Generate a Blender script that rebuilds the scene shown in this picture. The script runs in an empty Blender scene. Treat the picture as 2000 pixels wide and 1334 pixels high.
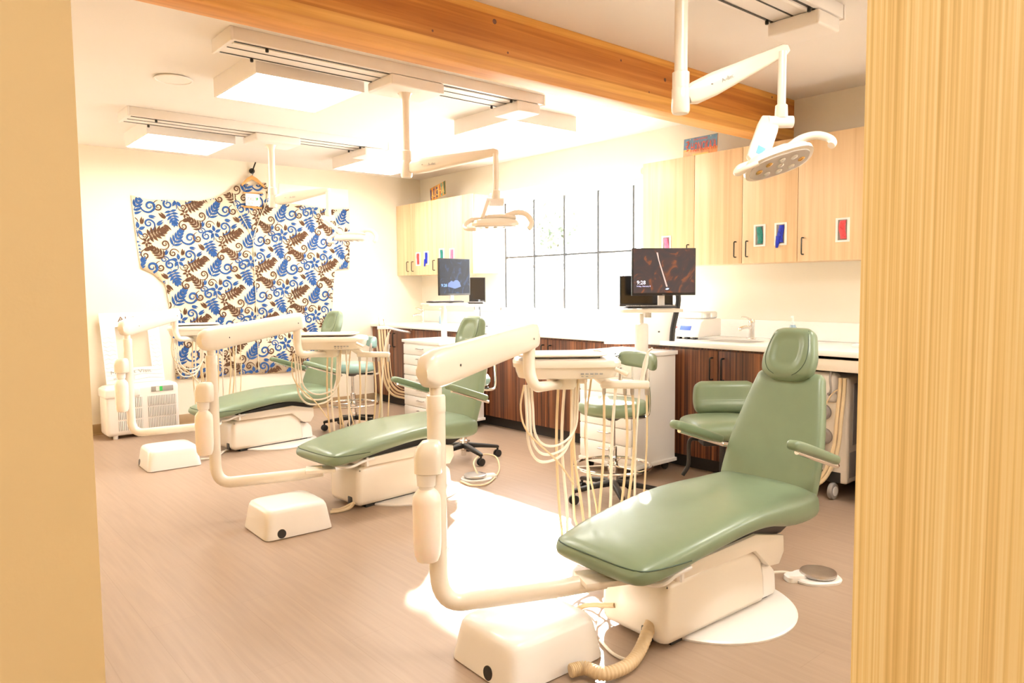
import bpy, bmesh, math, random
from mathutils import Vector, Matrix
random.seed(7)
C = bpy.context.scene.collection
PI = math.pi
# ------------------------------------------------------------ camera
H = 1.32
YAW, TILT, ROLL, FPX = math.radians(49.512874), math.radians(4.158245), math.radians(-0.541745), 1430.524
fw = Vector((math.cos(YAW)*math.cos(TILT), math.sin(YAW)*math.cos(TILT), -math.sin(TILT)))
rt = Vector((math.sin(YAW), -math.cos(YAW), 0)); up = rt.cross(fw)
r2 = math.cos(ROLL)*rt + math.sin(ROLL)*up; u2 = -math.sin(ROLL)*rt + math.cos(ROLL)*up
cam_d = bpy.data.cameras.new('camera'); cam = bpy.data.objects.new('camera', cam_d); C.objects.link(cam)
cam_d.sensor_width = 36; cam_d.lens = FPX/2000*36; cam_d.clip_start = .05
Mx = Matrix((r2, u2, -fw)).transposed().to_4x4(); Mx.translation = (0, 0, H); cam.matrix_world = Mx
bpy.context.scene.camera = cam
CAM = Vector((0, 0, H))
def ray(x, y): return r2*((x-1000)/FPX) - u2*((y-667)/FPX) + fw
def at(x, y, ax, val):                       # point of the real plane axis=val seen at a photo pixel
    d = ray(x, y); return CAM + d*((val-CAM[ax])/d[ax])
def dep(x, y, d): return CAM + ray(x, y)*d   # point at a given distance along the view
# ------------------------------------------------------------ world, sun, exposure
vs = bpy.context.scene.view_settings
vs.view_transform = 'Standard'; vs.look = 'None'; vs.gamma = 1; vs.exposure = 1.36
w = bpy.data.worlds.new('world'); bpy.context.scene.world = w; w.use_nodes = True
bg = w.node_tree.nodes['Background']; bg.inputs[0].default_value = (.93, .96, 1, 1); bg.inputs[1].default_value = 7.5
sd = bpy.data.lights.new('sun', 'SUN'); sd.energy = 30; sd.angle = math.radians(1.2); sd.color = (1, .93, .82)
sun = bpy.data.objects.new('sun', sd); C.objects.link(sun)
sun.rotation_euler = Vector((1.56, 1.42, 1.0)).to_track_quat('Z', 'Y').to_euler(); sun.location = (9, 8, 5)

# ------------------------------------------------------------ materials
def mat(name, col, rough=.5, metal=0, emit=None, es=0, coat=0, trans=0, alpha=1, var=0, vscale=6, bump=0, bscale=200, sss=0):
    m = bpy.data.materials.new(name); m.use_nodes = True; nt = m.node_tree; b = nt.nodes['Principled BSDF']
    b.inputs['Base Color'].default_value = (*col, 1); b.inputs['Roughness'].default_value = rough; b.inputs['Metallic'].default_value = metal
    if coat: b.inputs['Coat Weight'].default_value = coat; b.inputs['Coat Roughness'].default_value = .15
    if trans: b.inputs['Transmission Weight'].default_value = trans
    if sss: b.inputs['Subsurface Weight'].default_value = sss
    if emit: b.inputs['Emission Color'].default_value = (*emit, 1); b.inputs['Emission Strength'].default_value = es
    if var:
        tc = nt.nodes.new('ShaderNodeTexCoord'); n = nt.nodes.new('ShaderNodeTexNoise'); n.inputs['Scale'].default_value = vscale; n.inputs['Detail'].default_value = 4
        nt.links.new(tc.outputs['Object'], n.inputs['Vector'])
        r = nt.nodes.new('ShaderNodeValToRGB'); e = r.color_ramp.elements
        e[0].position = .3; e[1].position = .7
        e[0].color = (*[c*(1-var) for c in col], 1); e[1].color = (*[min(1, c*(1+var)) for c in col], 1)
        nt.links.new(n.outputs[0], r.inputs[0]); nt.links.new(r.outputs[0], b.inputs['Base Color'])
    if bump:
        tc = nt.nodes.new('ShaderNodeTexCoord'); n = nt.nodes.new('ShaderNodeTexNoise'); n.inputs['Scale'].default_value = bscale
        nt.links.new(tc.outputs['Object'], n.inputs['Vector'])
        bp = nt.nodes.new('ShaderNodeBump'); bp.inputs['Strength'].default_value = bump; bp.inputs['Distance'].default_value = .002
        nt.links.new(n.outputs[0], bp.inputs['Height']); nt.links.new(bp.outputs[0], b.inputs['Normal'])
    return m
def grain(name, cols, scale, rough=.45, coord='Object', dist=2.0, detail=6, bands=None, coat=0):
    """streaky wood: noise squeezed by 'scale' (x,y,z); bands = [(z, colour)] constant layers multiplied in"""
    m = bpy.data.materials.new(name); m.use_nodes = True; nt = m.node_tree; b = nt.nodes['Principled BSDF']; L = nt.links.new
    tc = nt.nodes.new('ShaderNodeTexCoord'); mp = nt.nodes.new('ShaderNodeMapping'); mp.inputs['Scale'].default_value = scale
    L(tc.outputs[coord], mp.inputs[0]); n = nt.nodes.new('ShaderNodeTexNoise'); n.inputs['Scale'].default_value = 1; n.inputs['Detail'].default_value = detail
    n.inputs['Distortion'].default_value = dist*.1; L(mp.outputs[0], n.inputs['Vector'])
    r = nt.nodes.new('ShaderNodeValToRGB'); e = r.color_ramp.elements
    e[0].position = .32; e[1].position = .68; e[0].color = (*cols[0], 1); e[1].color = (*cols[-1], 1)
    for i, c in enumerate(cols[1:-1]):
        k = e.new(.32+.36*(i+1)/(len(cols)-1)); k.color = (*c, 1)
    L(n.outputs[0], r.inputs[0]); out = r.outputs[0]
    if bands:
        sx = nt.nodes.new('ShaderNodeSeparateXYZ'); L(tc.outputs[coord], sx.inputs[0])
        mr = nt.nodes.new('ShaderNodeMapRange'); mr.inputs[1].default_value = bands[0]; mr.inputs[2].default_value = bands[1]; L(sx.outputs[2], mr.inputs[0])
        br = nt.nodes.new('ShaderNodeValToRGB'); br.color_ramp.interpolation = 'CONSTANT'; be = br.color_ramp.elements
        while len(be) > 1: be.remove(be[-1])
        for i, (p, c) in enumerate(bands[2]):
            k = be[0] if i == 0 else be.new(p)
            k.position = p; k.color = (*c, 1)
        L(mr.outputs[0], br.inputs[0])
        mx = nt.nodes.new('ShaderNodeMix'); mx.data_type = 'RGBA'; mx.blend_type = 'MULTIPLY'; mx.inputs[0].default_value = 1
        L(out, mx.inputs[6]); L(br.outputs[0], mx.inputs[7]); out = mx.outputs[2]
    L(out, b.inputs['Base Color']); b.inputs['Roughness'].default_value = rough
    if coat: b.inputs['Coat Weight'].default_value = coat
    return m
M = {}
M['wall'] = mat('cream_wall_paint', (.86, .78, .64), .6, var=.015, vscale=3, bump=.15, bscale=90)
M['wallw'] = mat('pale_wall_paint', (.88, .84, .74), .6, var=.015, vscale=3, bump=.15, bscale=90)
M['tan'] = mat('tan_wall_paint', (.76, .565, .29), .6, var=.02, vscale=2, bump=.15, bscale=90)
M['ceil'] = mat('ceiling_paint', (.84, .79, .74), .7, var=.01, vscale=2, bump=.2, bscale=60)
M['base'] = mat('tan_vinyl_baseboard', (.42, .29, .16), .5, var=.03)
M['kick'] = mat('dark_kick_panel', (.025, .02, .018), .5, var=.1)
M['plastic'] = mat('cream_enamel', (.83, .75, .64), .28, coat=.4, var=.01)
M['white'] = mat('warm_white_plastic', (.88, .84, .80), .32, coat=.3, var=.01)
M['bright'] = mat('bright_white_laminate', (.9, .87, .83), .4, var=.01)
M['counter'] = mat('white_solid_surface', (.93, .91, .88), .2, coat=.3, var=.01, vscale=30)
M['green'] = mat('sage_green_vinyl', (.19, .255, .155), .36, coat=.18, var=.03, vscale=12, bump=.06, bscale=400)
M['seam'] = mat('dark_green_stitching', (.05, .085, .05), .6, var=.1)
M['aqua'] = mat('aqua_green_vinyl', (.24, .38, .34), .36, coat=.15, var=.03, vscale=12)
M['black'] = mat('black_plastic', (.014, .013, .013), .4, var=.2)
M['blackm'] = mat('black_metal', (.02, .018, .016), .35, metal=.3, var=.1)
M['chrome'] = mat('chrome', (.8, .78, .75), .12, metal=1, var=.01)
M['steel'] = mat('brushed_steel', (.55, .52, .5), .3, metal=1, var=.06, vscale=20)
M['hose'] = mat('beige_rubber_hose', (.74, .58, .36), .42, var=.04, vscale=20)
M['hosew'] = mat('white_rubber_hose', (.86, .78, .66), .42, var=.02, vscale=20)
M['corr'] = mat('ribbed_beige_hose', (.66, .50, .30), .5, var=.03)
M['bottle'] = mat('frosted_bottle', (.93, .82, .72), .35, sss=.2, var=.01)
M['grey'] = mat('grey_plastic', (.35, .32, .30), .5, var=.03)
M['slot'] = mat('rail_slot_dark', (.03, .027, .025), .5, var=.1)
M['fixture'] = mat('white_metal_fixture', (.86, .81, .77), .4, var=.01)
M['lampon'] = mat('lit_diffuser', (.9, .9, .9), .5, emit=(1, .95, .88), es=10, var=.01)
M['lens'] = mat('clear_lamp_lens', (.9, .84, .78), .08, trans=.35, coat=.5, var=.02)
M['reflector'] = mat('gold_lamp_reflector', (.8, .5, .16), .25, metal=.7, var=.05)
M['led'] = mat('silver_led_cup', (.8, .78, .72), .2, metal=.5, var=.05)
M['blue'] = mat('blue_button', (.16, .42, .66), .4, var=.05)
M['led_blue'] = mat('blue_panel_print', (.06, .14, .62), .4, var=.1)
M['red'] = mat('red_nitrile_glove', (.78, .07, .08), .5, var=.25, vscale=60)
M['pink'] = mat('pink_nitrile_glove', (.9, .16, .30), .5, var=.2, vscale=60)
M['teal'] = mat('teal_nitrile_glove', (.01, .22, .19), .5, var=.3, vscale=60)
M['navy'] = mat('blue_nitrile_glove', (.01, .03, .5), .5, var=.4, vscale=60)
M['wood'] = mat('hanger_wood', (.72, .33, .09), .4, var=.08, vscale=20)
M['shirt'] = mat('cream_cotton', (.80, .68, .50), .8, var=.02, bump=.1, bscale=300)
M['sblue'] = mat('printed_blue', (.017, .082, .27), .8, var=.35, vscale=90)
M['sbrown'] = mat('printed_brown', (.10, .042, .015), .8, var=.3, vscale=90)
M['paper'] = mat('white_paper', (.86, .85, .83), .7, var=.01)
M['wave'] = mat('printed_pale_waves', (.62, .66, .66), .7, var=.05)
M['ink'] = mat('brown_ink', (.18, .10, .06), .7, var=.1)
M['greyink'] = mat('grey_ink', (.38, .37, .35), .7, var=.1)
M['screenoff'] = mat('black_screen', (.012, .011, .012), .12, coat=.5, var=.1)
M['glass'] = mat('window_glass', (1, 1, 1), .02)
_n = M['glass'].node_tree; _t = _n.nodes.new('ShaderNodeBsdfTransparent'); _g = _n.nodes.new('ShaderNodeBsdfGlossy'); _g.inputs['Roughness'].default_value = .02
_m = _n.nodes.new('ShaderNodeMixShader'); _m.inputs[0].default_value = .05; _n.links.new(_t.outputs[0], _m.inputs[1]); _n.links.new(_g.outputs[0], _m.inputs[2])
_n.links.new(_m.outputs[0], _n.nodes['Material Output'].inputs['Surface'])
M['mullion'] = mat('grey_window_frame', (.07, .075, .08), .45, var=.03)
M['frost'] = mat('clear_plastic_lid', (.85, .84, .8), .1, trans=.6, var=.02)
M['soapblue'] = mat('blue_soap_bottle', (.42, .60, .75), .2, trans=.3, var=.02)
M['green_led'] = mat('green_display', (.03, .30, .06), .4, emit=(.05, .5, .1), es=.3)
M['foil'] = mat('crumpled_foil', (.5, .48, .48), .3, metal=.8, var=.3, vscale=40)
M['maple'] = grain('light_maple_veneer', [(.71, .49, .27), (.79, .57, .335), (.84, .63, .39)], (28, 28, .9), .42)
M['bamboo'] = grain('bamboo_panel', [(.72, .46, .155), (.88, .62, .25), (.95, .74, .38)], (420, 420, 1.5), .45, detail=4)
M['walnut'] = grain('dark_striped_walnut', [(.045, .013, .007), (.14, .045, .018), (.29, .105, .038)], (60, 60, .7), .38, detail=3)
Wh = (1, 1, 1)
M['beam'] = grain('glued_laminated_timber', [(.62, .29, .07), (.75, .39, .11), (.86, .50, .16)], (1.1, 16, 30), .5, detail=7, dist=6,
    bands=(2.345, 2.65, [(0, (1, .93, .85)), (.145, (1.02, .98, .75)), (.29, (.74, .54, .30)), (.325, (.84, .64, .40)), (.43, (.74, .50, .28)), (.575, (.70, .45, .24)), (.715, (.78, .54, .30)), (.86, (1, .9, .62))]))
def floor_mat():
    m = bpy.data.materials.new('wood_look_vinyl_planks'); m.use_nodes = True; nt = m.node_tree; b = nt.nodes['Principled BSDF']; L = nt.links.new
    tc = nt.nodes.new('ShaderNodeTexCoord'); mp = nt.nodes.new('ShaderNodeMapping'); mp.inputs['Rotation'].default_value = (0, 0, PI/2); L(tc.outputs['Object'], mp.inputs[0])
    br = nt.nodes.new('ShaderNodeTexBrick'); br.inputs['Color1'].default_value = (.40, .29, .208, 1); br.inputs['Color2'].default_value = (.385, .278, .20, 1)
    br.inputs['Mortar'].default_value = (.35, .25, .175, 1); br.inputs['Scale'].default_value = 1; br.inputs['Brick Width'].default_value = 1.22; br.inputs['Row Height'].default_value = .18
    br.inputs['Mortar Size'].default_value = .0012; L(mp.outputs[0], br.inputs['Vector'])
    m2 = nt.nodes.new('ShaderNodeMapping'); m2.inputs['Scale'].default_value = (45, 2.2, 1); L(tc.outputs['Object'], m2.inputs[0])
    n = nt.nodes.new('ShaderNodeTexNoise'); n.inputs['Scale'].default_value = 1; n.inputs['Detail'].default_value = 6; L(m2.outputs[0], n.inputs['Vector'])
    r = nt.nodes.new('ShaderNodeValToRGB'); r.color_ramp.elements[0].position = .3; r.color_ramp.elements[1].position = .7
    r.color_ramp.elements[0].color = (.92, .91, .90, 1); r.color_ramp.elements[1].color = (1.04, 1.04, 1.04, 1); L(n.outputs[0], r.inputs[0])
    mx = nt.nodes.new('ShaderNodeMix'); mx.data_type = 'RGBA'; mx.blend_type = 'MULTIPLY'; mx.inputs[0].default_value = 1
    L(br.outputs[0], mx.inputs[6]); L(r.outputs[0], mx.inputs[7]); L(mx.outputs[2], b.inputs['Base Color']); b.inputs['Roughness'].default_value = .38
    b.inputs['Specular IOR Level'].default_value = .5
    return m
M['floor'] = floor_mat()

# ------------------------------------------------------------ mesh helpers (everything in world coordinates, shifted to the thing's origin)
def new(): return bmesh.new()
def box(bm, x0, x1, y0, y1, z0, z1, bev=0, seg=2, mi=0, rot=0, piv=None):
    g = bmesh.ops.create_cube(bm, size=1); vs_ = g['verts']
    bmesh.ops.scale(bm, vec=(abs(x1-x0), abs(y1-y0), abs(z1-z0)), verts=vs_)
    c = Vector(((x0+x1)/2, (y0+y1)/2, (z0+z1)/2)); bmesh.ops.translate(bm, vec=c, verts=vs_)
    fs = list({f for v in vs_ for f in v.link_faces})
    for f in fs: f.material_index = mi
    if bev:
        es = list({e for v in vs_ for e in v.link_edges}); r = bmesh.ops.bevel(bm, geom=es, offset=bev, segments=seg, affect='EDGES', profile=.5)
        vs_ = list({v for f in r['faces'] for v in f.verts} | {v for v in vs_ if v.is_valid})
    if rot: bmesh.ops.rotate(bm, cent=piv or c, matrix=Matrix.Rotation(rot, 3, 'Z'), verts=[v for v in vs_ if v.is_valid])
    return vs_
def obox(bm, c, U, V, W, a, b, h, bev=0, mi=0):       # oriented box, half sizes a b h
    g = bmesh.ops.create_cube(bm, size=2); vs_ = g['verts']
    mt = Matrix((Vector(U)*a, Vector(V)*b, Vector(W)*h)).transposed()
    for v in vs_: v.co = mt @ v.co + Vector(c)
    for f in {f for v in vs_ for f in v.link_faces}: f.material_index = mi
    if mt.determinant() < 0: bmesh.ops.reverse_faces(bm, faces=list({f for v in vs_ for f in v.link_faces}))
    if bev: bmesh.ops.bevel(bm, geom=list({e for v in vs_ for e in v.link_edges}), offset=bev, segments=2, affect='EDGES', profile=.5)
def spline(pts, n=6):
    P = [Vector(p) for p in pts]; out = []
    if len(P) < 3: return P
    P = [P[0]*2-P[1]] + P + [P[-1]*2-P[-2]]
    for i in range(1, len(P)-2):
        for k in range(n):
            t = k/n; a, b, c, d = P[i-1:i+3]
            out.append(.5*((2*b)+(c-a)*t+(2*a-5*b+4*c-d)*t*t+(3*b-a-3*c+d)*t**3))
    out.append(P[-2]); return out
def tube(bm, pts, r, n=12, smooth=0, cap=True, mi=0, closed=False):
    P = spline(pts, smooth) if smooth else [Vector(p) for p in pts]
    R = r if isinstance(r, (list, tuple)) else [r]*len(P)
    if len(R) != len(P): R = [R[0]+(R[-1]-R[0])*i/(len(P)-1) for i in range(len(P))]
    ref = None; rings = []
    for i, p in enumerate(P):
        if closed: t = P[(i+1) % len(P)]-P[i-1]
        else: t = P[min(i+1, len(P)-1)]-P[max(i-1, 0)]
        t.normalize()
        if ref is None: ref = t.orthogonal().normalized()
        ref = (ref - t*ref.dot(t)); ref = ref.normalized() if ref.length > 1e-6 else t.orthogonal().normalized()
        b = t.cross(ref)
        rings.append([bm.verts.new(p+(ref*math.cos(2*PI*k/n)+b*math.sin(2*PI*k/n))*R[i]) for k in range(n)])
    m = len(rings)
    for i in range(m if closed else m-1):
        A, B = rings[i], rings[(i+1) % m]
        for k in range(n):
            f = bm.faces.new((A[k], A[(k+1) % n], B[(k+1) % n], B[k])); f.material_index = mi
    if cap and not closed:
        f = bm.faces.new(list(reversed(rings[0]))); f.material_index = mi
        f = bm.faces.new(rings[-1]); f.material_index = mi
def lathe(bm, c, prof, n=28, axis='Z', mi=0):         # prof: [(r, h)]
    c = Vector(c); rings = []
    for r, h in prof:
        ring = []
        for k in range(n):
            a = 2*PI*k/n; p = Vector((r*math.cos(a), r*math.sin(a), h))
            if axis == 'X': p = Vector((h, p.x, p.y))
            if axis == 'Y': p = Vector((p.x, h, -p.y))
            ring.append(bm.verts.new(c+p))
        rings.append(ring)
    for i in range(len(rings)-1):
        for k in range(n):
            f = bm.faces.new((rings[i][k], rings[i][(k+1) % n], rings[i+1][(k+1) % n], rings[i+1][k])); f.material_index = mi
    f = bm.faces.new(list(reversed(rings[0]))); f.material_index = mi
    f = bm.faces.new(rings[-1]); f.material_index = mi
def prism(bm, pts, d, bev=0, mi=0):                   # closed polygon of 3d points swept by vector d
    d = Vector(d); A = [bm.verts.new(Vector(p)) for p in pts]; B = [bm.verts.new(Vector(p)+d) for p in pts]; n = len(A)
    fs = [bm.faces.new(A), bm.faces.new(list(reversed(B)))]
    for i in range(n): fs.append(bm.faces.new((A[(i+1) % n], A[i], B[i], B[(i+1) % n])))
    for f in fs: f.material_index = mi
    bmesh.ops.recalc_face_normals(bm, faces=fs)
    if bev: bmesh.ops.bevel(bm, geom=list({e for f in fs for e in f.edges}), offset=bev, segments=2, affect='EDGES', profile=.5)
def loft(bm, st, n=40, mi=0):
    """st: list of (centre, U, V, a, b, exponent): superellipse sections skinned together, ends rounded by the caller"""
    rings = []
    for c, U, V, a, b, e in st:
        ring = []
        for k in range(n):
            t = 2*PI*k/n; ct, s = math.cos(t), math.sin(t)
            ring.append(bm.verts.new(Vector(c)+Vector(U)*a*math.copysign(abs(ct)**(2/e), ct)+Vector(V)*b*math.copysign(abs(s)**(2/e), s)))
        rings.append(ring)
    for i in range(len(rings)-1):
        for k in range(n):
            f = bm.faces.new((rings[i][k], rings[i][(k+1) % n], rings[i+1][(k+1) % n], rings[i+1][k])); f.material_index = mi
    bm.faces.new(list(reversed(rings[0]))).material_index = mi; bm.faces.new(rings[-1]).material_index = mi
    bmesh.ops.recalc_face_normals(bm, faces=bm.faces[:])
def cushion(bm, path, U, e=4.2, rend=.05, sub=5, n=44):
    """path: (point, halfwidth, halfthick); a padded slab with rounded ends. U = width direction"""
    U = Vector(U); pts = spline([p for p, a, b in path], sub); N = len(pts)
    A = spline([(a, b, 0) for p, a, b in path], sub); L = [0]
    for i in range(1, N): L.append(L[-1]+(pts[i]-pts[i-1]).length)
    # extra dense stations at the ends
    def samp(s):
        s = max(0, min(L[-1], s)); i = 0
        while i < N-2 and L[i+1] < s: i += 1
        t = (s-L[i])/max(1e-9, L[i+1]-L[i]); t = max(0, min(1, t))
        q = pts[i].lerp(pts[i+1], t); ab = A[i].lerp(A[i+1], t); tg = (pts[min(i+2, N-1)]-pts[max(i-1, 0)]).normalized(); return q, ab, tg
    ss = [rend*(1-math.cos(k*PI/2/6)) for k in range(1, 6)] + [rend+(L[-1]-2*rend)*k/22 for k in range(23)] + [L[-1]-rend*(1-math.cos(k*PI/2/6)) for k in range(5, 0, -1)]
    st = []
    for s in ss:
        q, ab, tg = samp(s); V = U.cross(tg).normalized(); d = min(s, L[-1]-s); k = 1
        if d < rend: k = math.sqrt(max(0, 1-(1-d/rend)**2))
        ht = ab.y*(.35+.65*k) if k < 1 else ab.y
        st.append((q, U, V, max(.004, ab.x-rend*(1-k)*.9), max(.004, ab.y*k), e))
    loft(bm, st, n)
def text_into(bm, s, c, U, V, size, depth=.0012, mi=0, width=None):
    """letters as mesh: c = lower-left corner, U along the line, V up"""
    cu = bpy.data.curves.new('t', 'FONT'); cu.body = s; cu.size = size; cu.extrude = depth/2; cu.resolution_u = 2
    o = bpy.data.objects.new('t', cu); C.objects.link(o); dg = bpy.context.evaluated_depsgraph_get(); me = bpy.data.meshes.new_from_object(o.evaluated_get(dg))
    U = Vector(U).normalized(); V = Vector(V).normalized(); W = U.cross(V); wd = max([v.co.x for v in me.vertices] or [1]); k = (width/wd) if width else 1
    base = len(bm.verts); vv = [bm.verts.new(Vector(c)+U*v.co.x*k+V*v.co.y+W*v.co.z) for v in me.vertices]
    for p in me.polygons:
        try: f = bm.faces.new([vv[i] for i in p.vertices]); f.material_index = mi
        except ValueError: pass
    bpy.data.objects.remove(o); bpy.data.curves.remove(cu); bpy.data.meshes.remove(me)

class T:                                              # a top-level thing: Empty + parts
    def __init__(s, name, label, cat, loc=(0, 0, 0), group=None):
        s.o = bpy.data.objects.new(name, None); C.objects.link(s.o); s.o.location = loc; s.loc = Vector(loc); s.o.empty_display_size = .05
        s.o['label'] = label; s.o['category'] = cat
        if group: s.o['group'] = group
    def part(s, name, bm, mats, parent=None, label=None, sharp=35): return link(name, bm, mats, parent or s.o, s.loc, label, sharp)
def link(name, bm, mats, parent=None, loc=(0, 0, 0), label=None, sharp=35):
    me = bpy.data.meshes.new(name); loc = Vector(loc)
    for v in bm.verts: v.co -= loc
    bm.normal_update(); bm.to_mesh(me); bm.free()
    for k in (mats if isinstance(mats, (list, tuple)) else [mats]): me.materials.append(M[k] if isinstance(k, str) else k)
    me.polygons.foreach_set('use_smooth', [True]*len(me.polygons)); me.set_sharp_from_angle(angle=math.radians(sharp)); me.update()
    o = bpy.data.objects.new(name, me); C.objects.link(o)
    if parent: o.parent = parent
    else: o.location = loc
    if label: o['label'] = label
    return o
def single(name, bm, mats, label, cat, loc=(0, 0, 0), group=None, sharp=35):
    o = link(name, bm, mats, None, loc, label, sharp); o['category'] = cat
    if group: o['group'] = group
    return o
def structure(name, bm, mats, label=None, loc=(0, 0, 0)):
    o = link(name, bm, mats, None, loc, label); o['kind'] = 'structure'; return o
def dup(root, loc, rz=0, label=None, skip=()):
    r = root.copy(); C.objects.link(r); r.location = loc; r.rotation_euler = (0, 0, rz)
    if label: r['label'] = label
    for ch in list(root.children):
        if ch.name.split('.')[0] in skip: continue
        c = ch.copy(); C.objects.link(c); c.parent = r
        for g in ch.children:
            d = g.copy(); C.objects.link(d); d.parent = c
    return r
CX, CY, CZ = Vector((1, 0, 0)), Vector((0, 1, 0)), Vector((0, 0, 1))
CU = Vector((.760, -.650, 0)); CV = Vector((.650, .760, 0))      # directions of the delivery trays' edges

# ------------------------------------------------------------ room shell
XW, YS, ZC, XE = 5.05, 7.62, 2.65, .55
WY0, WY1, WZ0, WZ1 = 4.16, 6.13, 1.085, 2.25
b = new(); box(b, -2.5, XW+.12, -2.5, YS+.12, -.06, 0); structure('floor', b, 'floor', 'wood-look vinyl plank floor')
b = new(); box(b, -2.5, XW+.12, -2.5, YS+.12, ZC, ZC+.08); structure('ceiling', b, 'ceil', 'white painted ceiling')
b = new(); box(b, .4, XW+.12, YS, YS+.12, 0, ZC); structure('wall_back', b, 'wall', 'cream wall behind the big shirt')
b = new()
for a in ((-1.6, -1.25, 0, ZC), (-1.25, -.25, 0, 1.55), (-1.25, -.25, WZ1, ZC), (-.25, WY0, 0, ZC), (WY1, YS, 0, ZC), (WY0, WY1, 0, WZ0), (WY0, WY1, WZ1, ZC)): box(b, XW, XW+.12, a[0], a[1], a[2], a[3])
structure('wall_window', b, 'wallw', 'pale wall with the window')
b = new(); box(b, -2.5, .249, 1.36, 1.50, 0, ZC); box(b, .12, .249, 1.50, YS, 0, ZC); structure('wall_left', b, 'tan', 'blurred tan wall edge at the left of the doorway')
b = new(); box(b, XE, XE+.03, -1.6, .246, 0, ZC); box(b, XE+.03, XE+.12, -1.6, .246, 0, ZC); structure('wall_right', b, 'bamboo', 'bamboo veneer panel at the right of the doorway')
b = new(); box(b, XE+.12, XW, -1.66, -1.6, 0, ZC); structure('wall_side', b, 'wall')
b = new(); box(b, -2.6, -2.5, -1.7, 1.5, 0, ZC); box(b, -2.5, XE+.12, -1.7, -1.6, 0, ZC); structure('wall_corridor', b, 'wall')
b = new(); box(b, .65, XW-.7, YS-.014, YS, 0, .10, .003); box(b, .65, XW-.7, YS-.02, YS, 0, .012, .002); structure('baseboard_back', b, 'base', 'tan baseboard under the shirt')
# timber beam
b = new(); box(b, XE, XW, 2.76, 2.90, 2.35, ZC, .004)
o = structure('trim_1', b, 'beam', 'thick glued timber ceiling beam with orange and brown layers'); 
for (px_, py_, r_) in ((1213, 118, .007), (966, 42, .013), (1299, 156, .012), (992, 103, .006), (1268, 180, .006), (1508, 190, .008), (845, 60, .006)):
    p_ = at(px_, py_, 1, 2.7597); k = new(); lathe(k, p_, [(.0001, -.0006), (r_*.5, -.0006), (r_, .0004)], 12, 'Y'); link('knot', k, mat('dark_knot', (.16, .06, .03), .5, var=.3, vscale=60), o)
# window
wf = new()
for y in (WY0, WY1): box(wf, XW+.02, XW+.08, y-.02, y+.02, WZ0, WZ1, .003)
box(wf, XW+.02, XW+.08, WY0, WY1, WZ0-.01, WZ0+.03, .003); box(wf, XW+.02, XW+.08, WY0, WY1, WZ1-.03, WZ1+.01, .003)
root = structure('window_1', wf, 'bright', 'overexposed steel-barred window above the counter')
ymun = [at(px_, 480, 0, XW+.05).y for px_ in (989, 1045, 1104, 1170, 1239)]
for y in ymun:
    m = new(); box(m, XW+.035, XW+.065, y-.011, y+.011, WZ0+.02, WZ1, .002); link('mullion', m, 'mullion', root)
m = new(); zz = at(1104, 497, 0, XW+.05).z; box(m, XW+.037, XW+.063, WY0, ymun[0]+.012, zz-.009, zz+.009, .002); link('cross_bar', m, 'mullion', root)
m = new(); box(m, XW+.048, XW+.052, WY0, WY1, WZ0, WZ1); link('pane', m, 'glass', root)
wf = new()
for y in (-1.25, -.75, -.25): box(wf, XW+.02, XW+.08, y-.02, y+.02, 1.55, WZ1, .003)
for z in (1.55, WZ1): box(wf, XW+.02, XW+.08, -1.25, -.25, z-.02, z+.02, .003)
root = structure('added_window', wf, 'bright', 'added unseen window beyond the bamboo panel, daylight for the near half')  # invented opening, out of view, that lets daylight into the near half
m = new(); box(m, XW+.048, XW+.052, -1.25, -.25, 1.55, WZ1); link('pane', m, 'glass', root)
b = new(); box(b, XW-.03, XW+.02, WY0-.06, WY1+.06, WZ0-.03, WZ0-.005, .004); structure('trim_2', b, 'bright', 'white window sill')
# roller shade rolled up above the window
t = T('roller_shade', 'white roller shade rolled up above the window', 'window shade', (XW-.05, 5.05, 2.3))
b = new(); tube(b, [(XW-.045, WY0-.05, 2.31), (XW-.045, WY1+.05, 2.31)], .032, 18); t.part('roll', b, 'bright')
b = new(); box(b, XW-.018, XW-.012, WY0-.04, WY1+.04, 2.262, 2.29, .001); t.part('hem', b, 'bright')

# outdoors
b = new(); box(b, XW+.13, 30, -10, 30, -.3, -.25); structure('ground', b, mat('pale_concrete_yard', (.6, .58, .54), .8, var=.1), 'pale yard outside the window')
b = new()
for i in range(46):
    y = 3.2+i*.17; tube(b, [(9.2, y, -.25), (9.2, y+.0, 1.75)], .012, 5)
for z in (.1, .9, 1.72): tube(b, [(9.2, 3.1, z), (9.2, 11.2, z)], .03, 6)
single('yard_fence', b, 'mullion', 'faint metal fence seen through the overexposed window', 'fence', (9.2, 7, -.25))
def tree(x, y, h, rc, seed, label):
    random.seed(seed); t = T('tree', label, 'tree', (x, y, -.25), 'trees outside the window')
    k = new(); tube(k, [(x, y, -.25), (x+.05, y-.03, h*.5), (x, y+.05, h)], [.16, .07], 10, smooth=4); t.part('trunk', k, mat('tree_bark', (.22, .15, .10), .9, var=.2))
    f = new()
    for i in range(420):
        d = Vector((random.gauss(0, 1), random.gauss(0, 1), random.gauss(0, .8))).normalized()*rc*random.uniform(.3, 1)
        c = Vector((x, y, h+rc*.35))+d; q = Vector((random.uniform(-1, 1), random.uniform(-1, 1), random.uniform(-1, 1))).normalized(); p = q.orthogonal().normalized(); s = random.uniform(.08, .15)
        f.faces.new([f.verts.new(c+q*s), f.verts.new(c+p*s*.5), f.verts.new(c-q*s), f.verts.new(c-p*s*.5)])
    t.part('foliage', f, mat('tree_leaves', (.15, .18, .12), .7, var=.3))
tree(8.0, 7.3, 4.0, 1.0, 3, 'leafy tree just outside the window, placed to block part of the sun')  # canopy set above the view to keep sun off part of the window
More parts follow.
